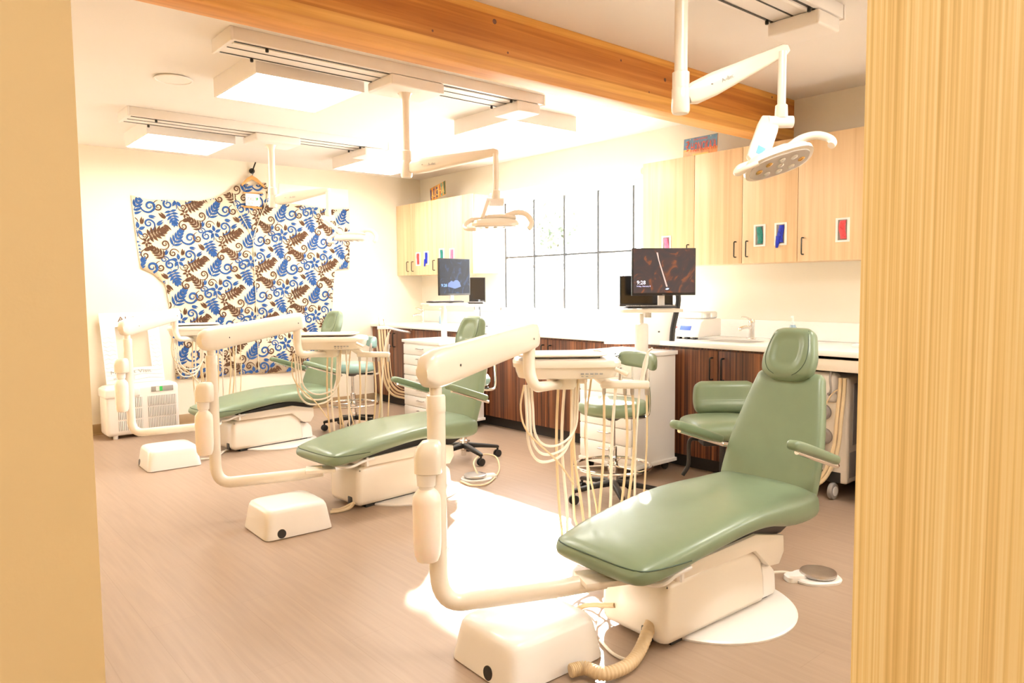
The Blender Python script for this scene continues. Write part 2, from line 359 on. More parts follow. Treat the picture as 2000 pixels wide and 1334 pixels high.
tree(11.2, 11.6, 2.3, .9, 4, 'farther tree faint through the window glare')

# ------------------------------------------------------------ ceiling: light panels, speaker, tracks
def panel(x0, x1, y0, y1, label):
    t = T('ceiling_light', label, 'ceiling light', ((x0+x1)/2, (y0+y1)/2, ZC), 'square ceiling light panels'); z = 2.535
    k = new(); box(k, x0, x1, y0, y0+.012, z, ZC); box(k, x0, x1, y1-.012, y1, z, ZC); box(k, x0, x0+.012, y0+.012, y1-.012, z, ZC); box(k, x1-.012, x1, y0+.012, y1-.012, z, ZC)
    t.part('housing', k, 'fixture')
    k = new(); box(k, x0+.012, x1-.012, y0+.012, y1-.012, z+.006, z+.014); t.part('diffuser', k, 'lampon')
panel(1.64, 2.32, 4.10, 4.78, 'lit square ceiling light beside the middle ceiling track')
panel(1.60, 2.28, 6.18, 6.86, 'lit square ceiling light nearest the printed shirt')
panel(3.50, 4.18, 4.10, 4.78, 'lit square ceiling light by the window behind the middle track end')
panel(3.50, 4.18, 6.18, 6.86, 'lit square ceiling light above the far corner near the small cabinets')
panel(3.50, 4.18, .55, 1.23, 'added square ceiling light for the near half, cut off by the bamboo panel')  # panel added to light the near half of the room
panel(1.64, 2.32, .55, 1.23, 'added square ceiling light above the nearest chair, out of the frame')  # unseen panel, added as more light for the near half
panel(-1.2, -.52, -.3, .38, 'added square ceiling light in the corridor behind the camera')  # unseen panel, added as fill light from the corridor
c = at(339, 153, 2, ZC); b = new(); lathe(b, (c.x, c.y, ZC-.012), [(.105, .012), (.115, .004), (.112, 0), (.104, 0), (.102, .004), (.0, .003)], 40)
t = T('ceiling_speaker', 'round white flush speaker in the ceiling left of the light panel', 'speaker', (c.x, c.y, ZC))
t.part('rim', b, 'fixture'); b = new(); lathe(b, (c.x, c.y, ZC-.01), [(.10, .006), (.10, .001), (.0001, .001)], 40); t.part('grille', b, 'ceil')

def track(y, label):
    x0, x1 = 1.39, 3.54; t = T('ceiling_track', label, 'ceiling track', (2.5, y, ZC), 'ceiling tracks for the exam lights')
    k = new(); box(k, x0+.012, x1, y-.135, y+.135, 2.585, ZC, .003); t.part('rail', k, 'fixture')
    k = new(); box(k, x0, x0+.014, y-.14, y+.14, 2.578, ZC, .003); t.part('end_cap', k, 'fixture')
    k = new(); box(k, x1-.002, x1+.012, y-.14, y+.14, 2.578, ZC, .003); t.part('end_cap', k, 'fixture')
    for d, wd in ((-.105, .006), (0, .004), (.105, .006)):
        k = new(); box(k, x0+.03, x1-.1, y+d-wd, y+d+wd, 2.5825, 2.588); t.part('slot', k, 'slot')
    k = new(); box(k, x0+.03, x1-.1, y-.09, y-.07, 2.580, 2.587, .001); t.part('running_rib', k, 'bright')
    for xx in (x0+.2, x1-.27):
        for d in (-.105, .105):
            k = new(); lathe(k, (xx, y+d, 2.563), [(.007, 0), (.009, .004), (.009, .016), (.006, .02)], 10); t.part('stop_knob', k, 'black')
    k = new(); box(k, x1-.235, x1-.03, y-.135, y+.125, 2.515, 2.583, .012, 3); t.part('end_block', k, 'fixture')
    return t
t1 = track(1.83, 'near ceiling track cut off by the top of the frame')
for y, lb in ((3.92, 'middle ceiling track running under the timber beam'), (5.98, 'far ceiling track in front of the printed shirt')):
    r = dup(t1.o, (2.5, y, ZC), 0, lb)

def exam_light(y, label, p_arm, p_rod, head_c, roll=0, pitch=.1, face=False, px_=2.5):
    """pole from the carriage at (2.5,y); p_arm = far end of spring arm; p_rod = bottom of drop rod; head centre and heading"""
    t = T('exam_light', label, 'dental light', (px_, y, 2.58), 'exam lights hanging from the tracks')
    k = new(); box(k, px_-.18, px_+.2, y-.14, y+.14, 2.52, 2.583, .012, 3); t.part('carriage', k, 'fixture')
    k = new(); lathe(k, (px_, y, 2.08), [(.034, 0), (.034, .09), (.026, .095), (.026, .40), (.036, .43), (.05, .445)], 24); t.part('pole', k, 'plastic')
    k = new(); lathe(k, (px_, y, 2.02), [(.03, -.01), (.036, 0), (.036, .085), (.034, .09)], 24); t.part('swivel', k, 'plastic')
    a = Vector(p_arm); j = Vector((px_, y, 2.065)); d = (a-j).normalized(); s = d.cross(CZ).normalized(); n = s.cross(d).normalized(); j0 = j+d*.03
    k = new(); loft(k, [(j0-d*.0, n, s, .03, .022, 4), (j0+d*.03, n, s, .043, .03, 4), (j0+d*.12, n, s, .045, .031, 4), (a-d*.05, n, s, .026, .022, 4), (a, n, s, .024, .022, 4), (a+d*.02, n, s, .014, .014, 4)], 28)
    arm = t.part('spring_arm', k, 'plastic')
    k = new(); lathe(k, j0+d*.10+s*.031-CY*0, [(.004, -.002), (.004, .002)], 8); t.part('screw', k, 'grey', arm)
    k = new(); text_into(k, 'A-dec', j0+d*.14-s*.032-n*.012 if s.dot(CAM-j) < 0 else j0+d*.14+s*.032-n*.012, d, n, .022, .001); t.part('arm_logo', k, 'greyink', arm)
    rb = Vector(p_rod); rt_ = Vector((rb.x, rb.y, a.z-.01))
    k = new(); tube(k, [rt_, rb], .0165, 16); t.part('drop_rod', k, 'plastic')
    k = new(); lathe(k, (rb.x, rb.y, rb.z-.01), [(.024, 0), (.026, .004), (.024, .05), (.018, .055)], 20); t.part('rod_collar', k, 'plastic')
    hc = Vector(head_c); g = CU.copy(); q = CV.copy()   # g: long side of the head
    Rm = Matrix.Rotation(roll, 3, -q) @ Matrix.Rotation(pitch, 3, g); Un, Vn, Wn = Rm @ g, Rm @ q, Rm @ CZ
    # horizontal knuckle, drooping yoke plate
    k = new(); tube(k, [rb-g*.055+CZ*-.025, rb+g*.045+CZ*-.025], .024, 18); t.part('knuckle', k, 'white')
    e0 = rb-g*.045+CZ*-.02; e1 = hc-Un*.075+Wn*.035
    k = new(); dd = (e1-e0).normalized(); nn = (q.cross(dd) if not face else dd.cross(q.cross(dd))).normalized(); wq_ = q if not face else nn.cross(dd).normalized()
    loft(k, [(e0.lerp(e1, f), wq_, nn, wq*1.2, .013, 4) for f, wq in ((-.06, .012), (0, .032), (.2, .036), (.8, .036), (1, .034), (1.05, .02))], 24)
    yk = t.part('yoke', k, 'plastic')
    k = new(); cc = e0.lerp(e1, .8)+nn*(.0135 if nn.dot(CAM-e0) > 0 else -.0135); obox(k, cc, wq_, dd, nn, .016, .020, .0015, .001); t.part('button', k, 'blue', yk)
    # head: frame dish + lens + leds + side handles
    k = new(); loft(k, [(hc+Wn*h, Un, Vn, aa, bb, 2.7) for h, aa, bb in ((.034, .03, .02), (.032, .085, .045), (.022, .125, .07), (.004, .137, .082), (-.010, .136, .081), (-.012, .12, .068))], 44); hd = t.part('lamp_head', k, 'plastic')
    k = new(); loft(k, [(hc+Wn*h, Un, Vn, aa, bb, 2.7) for h, aa, bb in ((-.009, .122, .07), (-.016, .118, .066), (-.018, .10, .05))], 40); ln = t.part('lens', k, 'lens', hd)
    for i, (u_, v_) in enumerate([(-.085, .0), (-.05, .03), (-.05, -.03), (0, .035), (0, -.035), (0, 0), (.05, .03), (.05, -.03), (.085, 0)]):
        k = new(); c0 = hc+Un*u_+Vn*v_-Wn*.020; ring = [k.verts.new(c0+(Un*math.cos(a_)+Vn*math.sin(a_))*.014) for a_ in [2*PI*z/14 for z in range(14)]]; ring2 = [k.verts.new(c0-Wn*.003+(Un*math.cos(a_)+Vn*math.sin(a_))*.008) for a_ in [2*PI*z/14 for z in range(14)]]
        for z in range(14): k.faces.new((ring[z], ring[(z+1) % 14], ring2[(z+1) % 14], ring2[z]))
        k.faces.new(ring2); t.part('led', k, 'reflector' if i in (0, 2, 8) else 'led', hd)
    k = new(); tube(k, [hc-Un*.09+Wn*.028, hc-Un*.145-Vn*.01+Wn*.022, hc-Un*.175-Vn*.03-Wn*.006, hc-Un*.172-Vn*.05-Wn*.022, hc-Un*.150-Vn*.078-Wn*.030, hc-Un*.11-Vn*.092-Wn*.032], [.015, .011], 12, smooth=5); t.part('handle', k, 'plastic', hd)
    k = new(); tube(k, [hc+Un*.06+Wn*.045, hc+Un*.12+Wn*.066, hc+Un*.175-Vn*.01+Wn*.056, hc+Un*.205-Vn*.025+Wn*.018, hc+Un*.203-Vn*.04-Wn*.016, hc+Un*.188-Vn*.045-Wn*.030], [.017, .0145], 12, smooth=5); t.part('handle', k, 'plastic', hd)
    k = new(); loft(k, [(hc-Un*.085+Wn*.026, Vn, Wn, .014, .010, 3), (hc-Un*.04+Wn*.040, Vn, Wn, .030, .015, 3), (hc+Un*.04+Wn*.046, Vn, Wn, .028, .014, 3), (hc+Un*.12+Wn*.036, Vn, Wn, .018, .011, 3)], 20); t.part('top_bridge', k, 'plastic', hd)
    return t
exam_light(1.83, 'near exam light tilted to show its lens, in front of the big wall cabinets', dep(1530, 99, 2.95), dep(1526, 226, 2.95), dep(1520, 316, 2.85), .30, -.48, True, 2.461)
exam_light(3.92, 'exam light hanging in front of the window from the middle track', dep(966, 298, 4.3), dep(969, 386, 4.3), dep(968, 438, 4.25), 0, .03)
exam_light(5.98, 'washed-out exam light in front of the shirt sleeve', dep(640, 372, 6.0), dep(641, 420, 6.0), dep(686, 466, 5.9), 0, .03)

# ------------------------------------------------------------ dental chairs
def dental_chair():
    O = Vector((2.5, 1.73, 0)); t = T('dental_chair', 'nearest sage green dental chair, whole and in front, beside the bamboo panel', 'dental chair', O, 'reclining green dental chairs')
    P = lambda x, y, z: O+Vector((x, y, z))
    k = new(); lathe(k, P(.03, 0, 0), [(.35, 0), (.352, .008), (.345, .014), (.0001, .0145)], 64); t.part('floor_plate', k, 'white')
    k = new()
    prof = [(-.43, .018), (-.435, .08), (-.43, .235), (-.405, .262), (-.2, .268), (.08, .268), (.15, .25), (.185, .20), (.205, .14), (.215, .018)]
    prism(k, [P(x, -.16, z) for x, z in prof], (0, .32, 0), .03)
    bs = t.part('base_shell', k, 'plastic', sharp=50)
    k = new(); prism(k, [P(x, -.145, z) for x, z in [(.18, .018), (.18, .17), (.27, .155), (.305, .12), (.315, .018)]], (0, .29, 0), .02); t.part('rear_cover', k, 'white', bs)
    k = new(); box(k, *[v for p in ((P(-.432, 0, 0).x-.006, P(-.41, 0, 0).x), ) for v in p], P(0, -.10, 0).y, P(0, -.05, 0).y, .02, .075, .008); t.part('cable_hole', k, 'black', bs)
    k = new(); prism(k, [P(x, -.13, z) for x, z in [(-.36, .0), (-.36, .03), (.26, .03), (.26, .0)]], (0, .26, 0)); t.part('base_foot', k, 'black')
    k = new(); prism(k, [P(x, -.18, z) for x, z in [(-.395, .264), (-.395, .312), (-.2, .318), (.10, .330), (.30, .285), (.305, .215), (.27, .168), (.20, .175), (.10, .262)]], (0, .36, 0), .005); t.part('lift_rail', k, 'plastic', sharp=30)
    k = new(); prism(k, [P(x, -.165, z) for x, z in [(-.40, .312), (-.2, .345), (.0, .365), (.12, .365), (.42, .365), (.44, .34), (.30, .29), (.1, .30), (-.2, .30)]], (0, .33, 0), .004); t.part('underframe', k, 'black')
    # seat
    path = [(P(-.645, 0, .335), .215, .042), (P(-.5, 0, .357), .243, .052), (P(-.3, 0, .390), .256, .050), (P(-.05, 0, .417), .262, .050), (P(.12, 0, .415), .262, .058), (P(.28, 0, .398), .262, .074), (P(.42, 0, .396), .256, .076), (P(.495, 0, .405), .238, .062)]
    k = new(); cushion(k, path, CY, 3.6, .06)
    from mathutils.bvhtree import BVHTree
    bv = BVHTree.FromBMesh(k); pp = []
    for i in range(41):
        a_ = -1.95+3.9*i/40; d_ = Vector((-math.cos(a_), math.sin(a_), 0)); c0 = P(-.50, 0, .362); hit = bv.ray_cast(c0+d_*.6+Vector((0, 0, .004)), -d_)
        if hit[0] is not None: pp.append(hit[0]+d_*.0008)
    st = t.part('seat', k, 'green', sharp=60); k = new(); tube(k, pp, .0026, 6); t.part('toe_seam', k, 'seam', st)
    # back
    path = [(P(.425, 0, .36), .228, .030), (P(.46, 0, .47), .232, .036), (P(.52, 0, .62), .222, .038), (P(.585, 0, .78), .190, .036), (P(.62, 0, .87), .168, .034), (P(.645, 0, .925), .156, .030)]
    k = new(); cushion(k, path, CY, 5.5, .03); t.part('backrest', k, 'green', sharp=60)
    k = new(); path = [(P(.475, 0, .36), .19, .018), (P(.56, 0, .60), .19, .02), (P(.65, 0, .84), .15, .018), (P(.675, 0, .90), .12, .014)]
    cushion(k, path, CY, 5, .03); t.part('back_shell', k, 'plastic', sharp=60)
    # headrest
    path = [(P(.585, 0, .89), .080, .030), (P(.60, 0, .925), .118, .042), (P(.622, 0, .985), .127, .046), (P(.645, 0, 1.045), .114, .045), (P(.665, 0, 1.10), .098, .038), (P(.675, 0, 1.125), .082, .028)]
    k = new(); cushion(k, path, CY, 3.4, .035, n=72)
    ax = (P(.665, 0, 1.10)-P(.60, 0, .925)).normalized(); nrm = CY.cross(ax).normalized(); nrm = nrm if nrm.x < 0 else -nrm; cc = P(.632, 0, 1.015)
    bmesh.ops.subdivide_edges(k, edges=[e for e in k.edges if (e.verts[0].co-cc).dot(nrm) > .02 and (e.verts[1].co-cc).dot(nrm) > .02], cuts=2, use_grid_fill=True)
    for v in k.verts:
        d = v.co-cc; 
        if d.dot(nrm) > .01:
            u_, w_ = d.y/.062, d.dot(ax)/.070; r_ = (abs(u_)**3+abs(w_)**3)**(1/3)
            if r_ < 1.35: v.co -= nrm*.015*(1 if r_ < .75 else .5+.5*math.cos((r_-.75)/.6*PI))
    hbv = BVHTree.FromBMesh(k); hr = t.part('headrest', k, 'green', sharp=60)
    k = new()
    for s in (-1, 1):
        pp = []
        for (y_, w_) in ((.045, -.112), (.07, -.098), (.088, -.075), (.099, -.045), (.101, -.01), (.096, .03), (.086, .07), (.076, .10)):
            h_ = hbv.ray_cast(cc+nrm*.2+CY*s*y_+ax*w_, -nrm)
            if h_[0] is not None: pp.append(h_[0]+nrm*.0005)
        tube(k, pp, .0018, 5, smooth=4)
    t.part('headrest_stitching', k, 'seam', hr)
    k = new(); box(k, O.x+.655, O.x+.675, O.y-.03, O.y+.03, .80, 1.02, .004); t.part('headrest_bar', k, 'chrome')
    # armrests
    for s in (-1, 1):
        k = new(); path = [(P(.155, s*.290, .702), .026, .018), (P(.20, s*.290, .692), .027, .021), (P(.35, s*.289, .642), .027, .021), (P(.505, s*.287, .588), .027, .020)]
        cushion(k, path, CY, 3.2, .018, n=28); ar = t.part('armrest', k, 'green', sharp=60)
        k = new(); tube(k, [P(.20, s*.289, .668), P(.48, s*.287, .575), P(.53, s*.275, .56), P(.56, s*.20, .56)], .011, 10, smooth=4); t.part('armrest_bracket', k, 'chrome', ar)
    k = new(); tube(k, [P(-.56, -.10, .29), P(-.50, -.19, .285), P(-.42, -.20, .305), P(-.34, -.20, .312)], .009, 8, smooth=5)
    box(k, P(-.395, 0, 0).x, P(-.38, 0, 0).x, P(0, -.205, 0).y, P(0, -.195, 0).y, .27, .325, .002); t.part('side_bar', k, 'white')
    return t
ch = dental_chair()
ch.o.rotation_euler = (0, 0, math.radians(-2.2))
ch2 = dup(ch.o, (2.5, 4.06, 0), math.radians(4.5), 'middle dental chair in sage green, its seat end crossed by sunlight')
ch3 = dup(ch.o, (2.5, 6.15, 0), math.radians(5.7), 'farthest green dental chair, in front of the printed shirt')

# ------------------------------------------------------------ delivery units
def uloop(a, b_, zl, sag=.0):
    a, b_ = Vector(a), Vector(b_); m = (a+b_)/2; z0 = min(a.z, b_.z)
    return [a, a.lerp(Vector((m.x, m.y, a.z)), .05)*1+Vector((0, 0, (zl-a.z)*.35)), a.lerp(Vector((m.x, m.y, a.z)), .12)+Vector((0, 0, (zl-a.z)*.72)), a.lerp(m, .45)*1+Vector((0, 0, zl+.02-a.lerp(m, .45).z)), Vector((m.x, m.y, zl)), b_.lerp(m, .45)+Vector((0, 0, zl+.02-b_.lerp(m, .45).z)), b_.lerp(Vector((m.x, m.y, b_.z)), .12)+Vector((0, 0, (zl-b_.z)*.72)), b_.lerp(Vector((m.x, m.y, b_.z)), .05)+Vector((0, 0, (zl-b_.z)*.35)), b_]
def delivery(phi=0.0, seed=1, label='', full=True, loc=None):
    """post + swing arm + instrument tray, coordinates of the nearest one; phi swings arm and tray about the post"""
    random.seed(seed); O = Vector((1.42, 2.07, 0)); t = T('instrument_delivery_unit', label, 'dental delivery unit', O, 'arm-mounted instrument trays')
    R = Matrix.Rotation(phi, 3, 'Z'); W = lambda p: O+R @ (Vector(p)-O)
    k = new(); r = .029; pts = [Vector((1.93, 1.755, .262)), Vector((1.80, 1.83, .246)), Vector((1.50, 2.015, .222))]
    el = []; e0, e1, e2 = Vector((1.505, 2.015, .222)), Vector((1.42, 2.066, .210)), Vector((1.42, 2.07, .33))
    for i in range(9): s = i/8; el.append(e0*(1-s)**2+e1*2*s*(1-s)+e2*s*s)
    tube(k, [pts[0], pts[1]]+el+[Vector((1.42, 2.07, .94)), Vector((1.42, 2.07, .955))], [r+.004]*2+[r+.004]*9+[r, r*.93] if False else r+.003, 24); t.part('support_post', k, 'plastic', sharp=50)
    k = new(); lathe(k, (1.42, 2.07, .90), [(.0335, 0), (.0335, .05), (.031, .056), (.0215, .058), (.0215, .12)], 28); t.part('post_collar', k, 'plastic')
    k = new(); box(k, 1.83, 2.0, 1.69, 1.82, .262, .285, .006, rot=-.45); t.part('chair_bracket', k, 'plastic')
    # swing arm
    j = Vector((1.42, 2.07, 1.047)); a = W(dep(1033, 657, 3.04)); d = (a-j).normalized(); s = d.cross(CZ).normalized(); n = s.cross(d).normalized()
    k = new(); L = (a-j).length; sec = []
    for f, hh in ((-.075, .018), (-.068, .036), (-.05, .054), (-.02, .064), (.03, .067), (.3*L, .064), (.6*L, .060), (L, .056), (L+.03, .052), (L+.042, .046), (L+.048, .03)):
        sec.append((j+d*f, n, s, hh, .036 if -.06 < f < L+.04 else .024, 3.2))
    loft(k, sec, 40); arm = t.part('swing_arm', k, 'plastic', sharp=60)
    for f in (.10, L-.02):
        k = new(); c0 = j+d*f-s*.0365*(1 if s.dot(CAM-j) < 0 else -1)-n*.006; ring = [k.verts.new(c0-s*.0*0+(d*math.cos(z)+n*math.sin(z)*1.3)*.0034) for z in [2*PI*w_/14 for w_ in range(14)]]; f_c = k.faces.new(ring); ex = bmesh.ops.extrude_face_region(k, geom=[f_c]); bmesh.ops.translate(k, vec=(CAM-c0).normalized()*.0022, verts=[v for v in ex['geom'] if isinstance(v, bmesh.types.BMVert)]); t.part('screw_hole', k, 'black', arm)
    # drop tube + tray mount
    tc = W((2.28, 2.305, .98)); top = a-CZ*.03; bt = W(dep(1040, 752, 3.04)); u_, v_ = R @ CU, R @ CV
    mt = tc-CZ*.075+v_*0-u_*.02
    k = new(); tube(k, [top, Vector((top.x, top.y, .985)), Vector((bt.x, bt.y, .935)), bt+u_*.018-CZ*.006, bt+u_*.05+v_*.03-CZ*.010, mt-CZ*.012], [.027, .020], 18, smooth=5); t.part('drop_tube', k, 'plastic', sharp=60)
    k = new(); loft(k, [(mt+CZ*h, u_, v_, aa, .05, 4) for h, aa in ((-.03, .055), (-.02, .065), (.02, .065), (.045, .06))], 28); t.part('tray_mount', k, 'plastic')
    # tray
    k = new(); loft(k, [(tc+CZ*h-u_*sh, u_, v_, aa, bb, 5) for h, aa, bb, sh in ((-.052, .19, .11, -.0), (-.046, .212, .130, 0), (-.02, .222, .140, 0), (.000, .226, .144, 0), (.001, .234, .150, 0), (.018, .236, .152, 0), (.030, .228, .146, 0), (.036, .20, .12, 0))], 56); tr = t.part('tray_head', k, 'plastic', sharp=40)
    k = new(); cp = tc+u_*.07-v_*.1425-CZ*.026
    for i in range(5): obox(k, cp+u_*(.02*i-.01)+CZ*(0 if i < 3 else .0), u_, CZ, v_, .007, .0035, .001)
    for i in range(3): obox(k, cp+u_*(.02*i-.01)-CZ*.011, u_, CZ, v_, .005, .002, .001)
    t.part('touch_pad', k, 'greyink', tr)
    k = new(); h0 = tc+u_*.20-v_*.145-CZ*.006; tube(k, [h0, h0+u_*.05-v_*.02-CZ*.022], .0095, 12); t.part('tray_handle', k, 'plastic', tr)
    # instrument holder bar at the right end, set back
    hb = tc+u_*.165+v_*.05-CZ*.095; he = hb+u_*.21+CZ*-.004
    k = new(); tube(k, [tc+u_*.13+v_*.03-CZ*.045, hb+u_*.0+CZ*.02, hb+u_*.03], .021, 14, smooth=4); t.part('holder_link', k, 'plastic')
    k = new(); sec = [(hb.lerp(he, f), v_, CZ, .024*q_, .019*q_, 3.6) for f, q_ in ((-.02, .5), (0, .95), (.03, 1), (.97, 1), (1, .95), (1.03, .5))]; loft(k, sec, 24); hbp = t.part('instrument_holder', k, 'plastic')
    k = new(); sec = [(tc-u_*.0+v_*.11-CZ*.083+u_*(f), v_, CZ, .018*q_, .017*q_, 3.6) for f, q_ in ((.0, .5), (.006, 1), (.10, 1), (.106, .5))]; loft(k, sec, 20); t.part('rear_holder', k, 'plastic')
    # hoses
    def hose(pts, r_=.0062, m_='hose'):
        k = new(); tube(k, pts, r_, 8, smooth=5); return t.part('hose', k, m_)
    bot = tc-CZ*.05
    # wide loops from the drop tube's foot to the tray
    for i, (z_, m_, r_) in enumerate(((.57, 'hosew', .0062), (.60, 'hosew', .0058), (.635, 'hosew', .0055))):
        p = bt+u_*(-.03+.013*i)-CZ*.0+v_*.01*i; q = mt+u_*(.055+.012*i)-CZ*.01+v_*.02; hose(uloop(p, q, z_), r_, m_)
    hose([bt-u_*.035, bt-u_*.05-CZ*.10, bt-u_*.02-CZ*.2, bt+u_*.10-CZ*.32, bt+u_*.17-CZ*.42], .004)
    # long loops to the instruments
    lows = (.14, .10, .17, .13, .20, .16)
    for i in range(6 if full else 4):
        q = hb.lerp(he, (.05, .30, .50, .66, .82, .97)[i])-CZ*.018; p = bot+u_*(-.03+.030*i)+v_*(.02+.012*(i % 3))
        m_ = ('hose', 'hosew', 'hose', 'hose', 'hosew', 'hose')[i]; dd = (q-p); off = v_*.05*math.sin(i*2.1)
        a1 = p+CZ*(-.3)-u_*(.012+.02*math.sin(i*2.9)); a2 = p+CZ*(-.6)+u_*(.004*i)-off*.3; lo = p.lerp(q, .30+.1*math.sin(i*1.7))-u_*.045*math.cos(i*2.3); lo.z = lows[i]; off = off*1.6; b2 = q+CZ*(-.55)-u_*.02+off*.3; b1 = q+CZ*(-.25)-u_*.018*math.sin(i*1.9)
        hose([p, a1, a2, Vector((a2.x, a2.y, lows[i]+.07))+(lo-a2)*.15*Vector((1, 1, 0)).length*0+u_*.012, lo, Vector((b2.x, b2.y, lows[i]+.08))-u_*.02, b2, b1, q], (.0062, .0068, .0058, .0065, .0055, .0045)[i], m_)
        if i in (0, 2, 3, 5):
            k = new(); lathe(k, q-CZ*.03, [(.0075, 0), (.009, .01), (.009, .035), (.006, .05)], 12); t.part('hose_collar', k, 'steel')
    for i, f in enumerate((.40, .62, .86, .97)):
        if f == .62: continue
        q = hb.lerp(he, f)+CZ*.015; ln = (.06, 0, .13, .055)[i]; k = new()
        tp = q+CZ*ln+u_*.03*(1 if i == 2 else .2)+v_*.01
        tube(k, [q, q.lerp(tp, .6), tp], [.009, .012, .006] if i == 2 else [.008, .009, .006], 12); 
        if i == 2: tube(k, [tp, tp+u_*.015+CZ*.02-v_*.02], .004, 8)
        t.part('handpiece', k, 'plastic' if i == 2 else 'steel')
    # water bottle on the post's left
    lt = -CU; bc = Vector((1.42, 2.07, 0))+lt*.030-CV*.062
    k = new(); loft(k, [(bc+CZ*h+(-lt)*sh, CU, CV, aa, bb, 3) for h, aa, bb, sh in ((.700, .040, .035, .01), (.705, .047, .045, .008), (.76, .047, .048, .008), (.79, .042, .045, .012), (.808, .030, .035, .016), (.812, .015, .02, .018))], 32); bh = t.part('bottle_holder', k, 'plastic', sharp=50)
    k = new(); lathe(k, bc+CZ*.655, [(.026, -.015), (.026, .0), (.031, .004), (.034, .05)], 24); t.part('bottle_neck', k, 'white', bh)
    k = new(); lathe(k, bc+CZ*.40, [(.02, -.004), (.036, .0), (.044, .02), (.0475, .06), (.0485, .20), (.046, .222), (.036, .238), (.026, .248)], 32); t.part('water_bottle', k, 'bottle', bh)
    if loc is not None: t.o.location = loc
    return t
d1 = delivery(0, 1, 'nearest instrument arm: thick cream post, bottle and tray of hanging hoses before the nearest chair')
d2 = dup(d1.o, (1.39, 4.26, 0), 0, 'middle instrument arm rising at the foot of the middle chair')
d3 = delivery(.42, 2, 'farthest instrument arm in front of the air purifier and printed shirt', True, (1.41, 6.24, 0))

# trays lying on the delivery units
def tray(c, phi, label):
    t = T('instrument_tray', label, 'tray', c, 'flat trays on the delivery units'); R = Matrix.Rotation(phi, 3, 'Z'); u_, v_ = R @ CU, R @ CV; c = Vector(c)
    k = new(); loft(k, [(c+CZ*h, u_, v_, aa, bb, 7) for h, aa, bb in ((0, .165, .10), (.003, .17, .105), (.010, .185, .12), (.012, .19, .124))], 48); t.part('dish', k, 'steel')
    k = new(); pts = [c+CZ*.0135+u_*.19*math.copysign(abs(math.cos(a_))**(2/7), math.cos(a_))+v_*.124*math.copysign(abs(math.sin(a_))**(2/7), math.sin(a_)) for a_ in [2*PI*z/48 for z in range(48)]]; tube(k, pts, .004, 8, closed=True); t.part('rolled_rim', k, 'bottle')
    k = new(); obox(k, c+CZ*.017-u_*.07, u_, v_, (u_*-.05+CZ).normalized(), .10, .112, .0015, .001); obox(k, c+CZ*.017+u_*.09, u_, v_, CZ, .06, .112, .0015, .001); t.part('paper_liner', k, 'paper')
tray((2.28+CU.x*-.02, 2.305+.013, 1.0165), 0, 'shallow metal tray with white liner on the nearest delivery unit')
tray((2.25+CU.x*-.02, 4.495+.013, 1.0165), 0, 'shallow tray with white liner on the middle delivery unit')
R3 = Matrix.Rotation(.42, 3, 'Z') @ Vector((.86, .235, 0)); tray((1.41+R3.x, 6.24+R3.y, 1.0165), .42, 'shallow tray on the farthest delivery unit')

# ------------------------------------------------------------ floor junction boxes
def junction(cx, cy, rot, hole, label, w2=.19, d2=.18):
    t = T('floor_junction_box', label, 'utility box', (cx, cy, 0), 'white floor boxes at the chair feet')
    R = Matrix.Rotation(rot, 3, 'Z'); U_, V_ = R @ CX, R @ CY; c = Vector((cx, cy, 0))
    k = new(); loft(k, [(c+CZ*h, U_, V_, w2*s, d2*s, e_) for h, s, e_ in ((.004, 1.0, 12), (.012, .998, 12), (.05, .965, 11), (.11, .925, 9), (.135, .905, 8), (.150, .87, 7), (.157, .80, 6), (.159, .6, 5))], 72); bd = t.part('cover', k, 'white', sharp=60)
    k = new(); hp = c+U_*hole[0]*w2+V_*hole[1]*d2+CZ*.030; dr = (U_ if abs(hole[0]) > .9 else V_)*(1 if (hole[0] if abs(hole[0]) > .9 else hole[1]) > 0 else -1); sd_ = CZ.cross(dr)
    vs_ = [k.verts.new(hp+dr*.0015-dr*(.018+.02*(math.sin(a_)+1)*.4)*0+(sd_*math.cos(a_)+CZ*math.sin(a_))*.024-dr*(.35*(.03+.024*math.sin(a_)))*.35) for a_ in [2*PI*z/20 for z in range(20)]]
    f = k.faces.new(vs_); ex = bmesh.ops.extrude_face_region(k, geom=[f]); bmesh.ops.translate(k, vec=-dr*.006, verts=[v for v in ex['geom'] if isinstance(v, bmesh.types.BMVert)])
    t.part('cable_hole', k, 'black', bd)
    return t
junction(1.685, 1.905, -.03, (-1, -.25), 'nearest white floor box with a ribbed hose, at the foot of the nearest chair', .215, .18)
junction(1.645, 3.87, -.03, (-.55, -1), 'white floor box at the foot of the middle chair')
junction(1.585, 5.90, -.03, (-1, .6), 'small white floor box at the foot of the farthest chair')
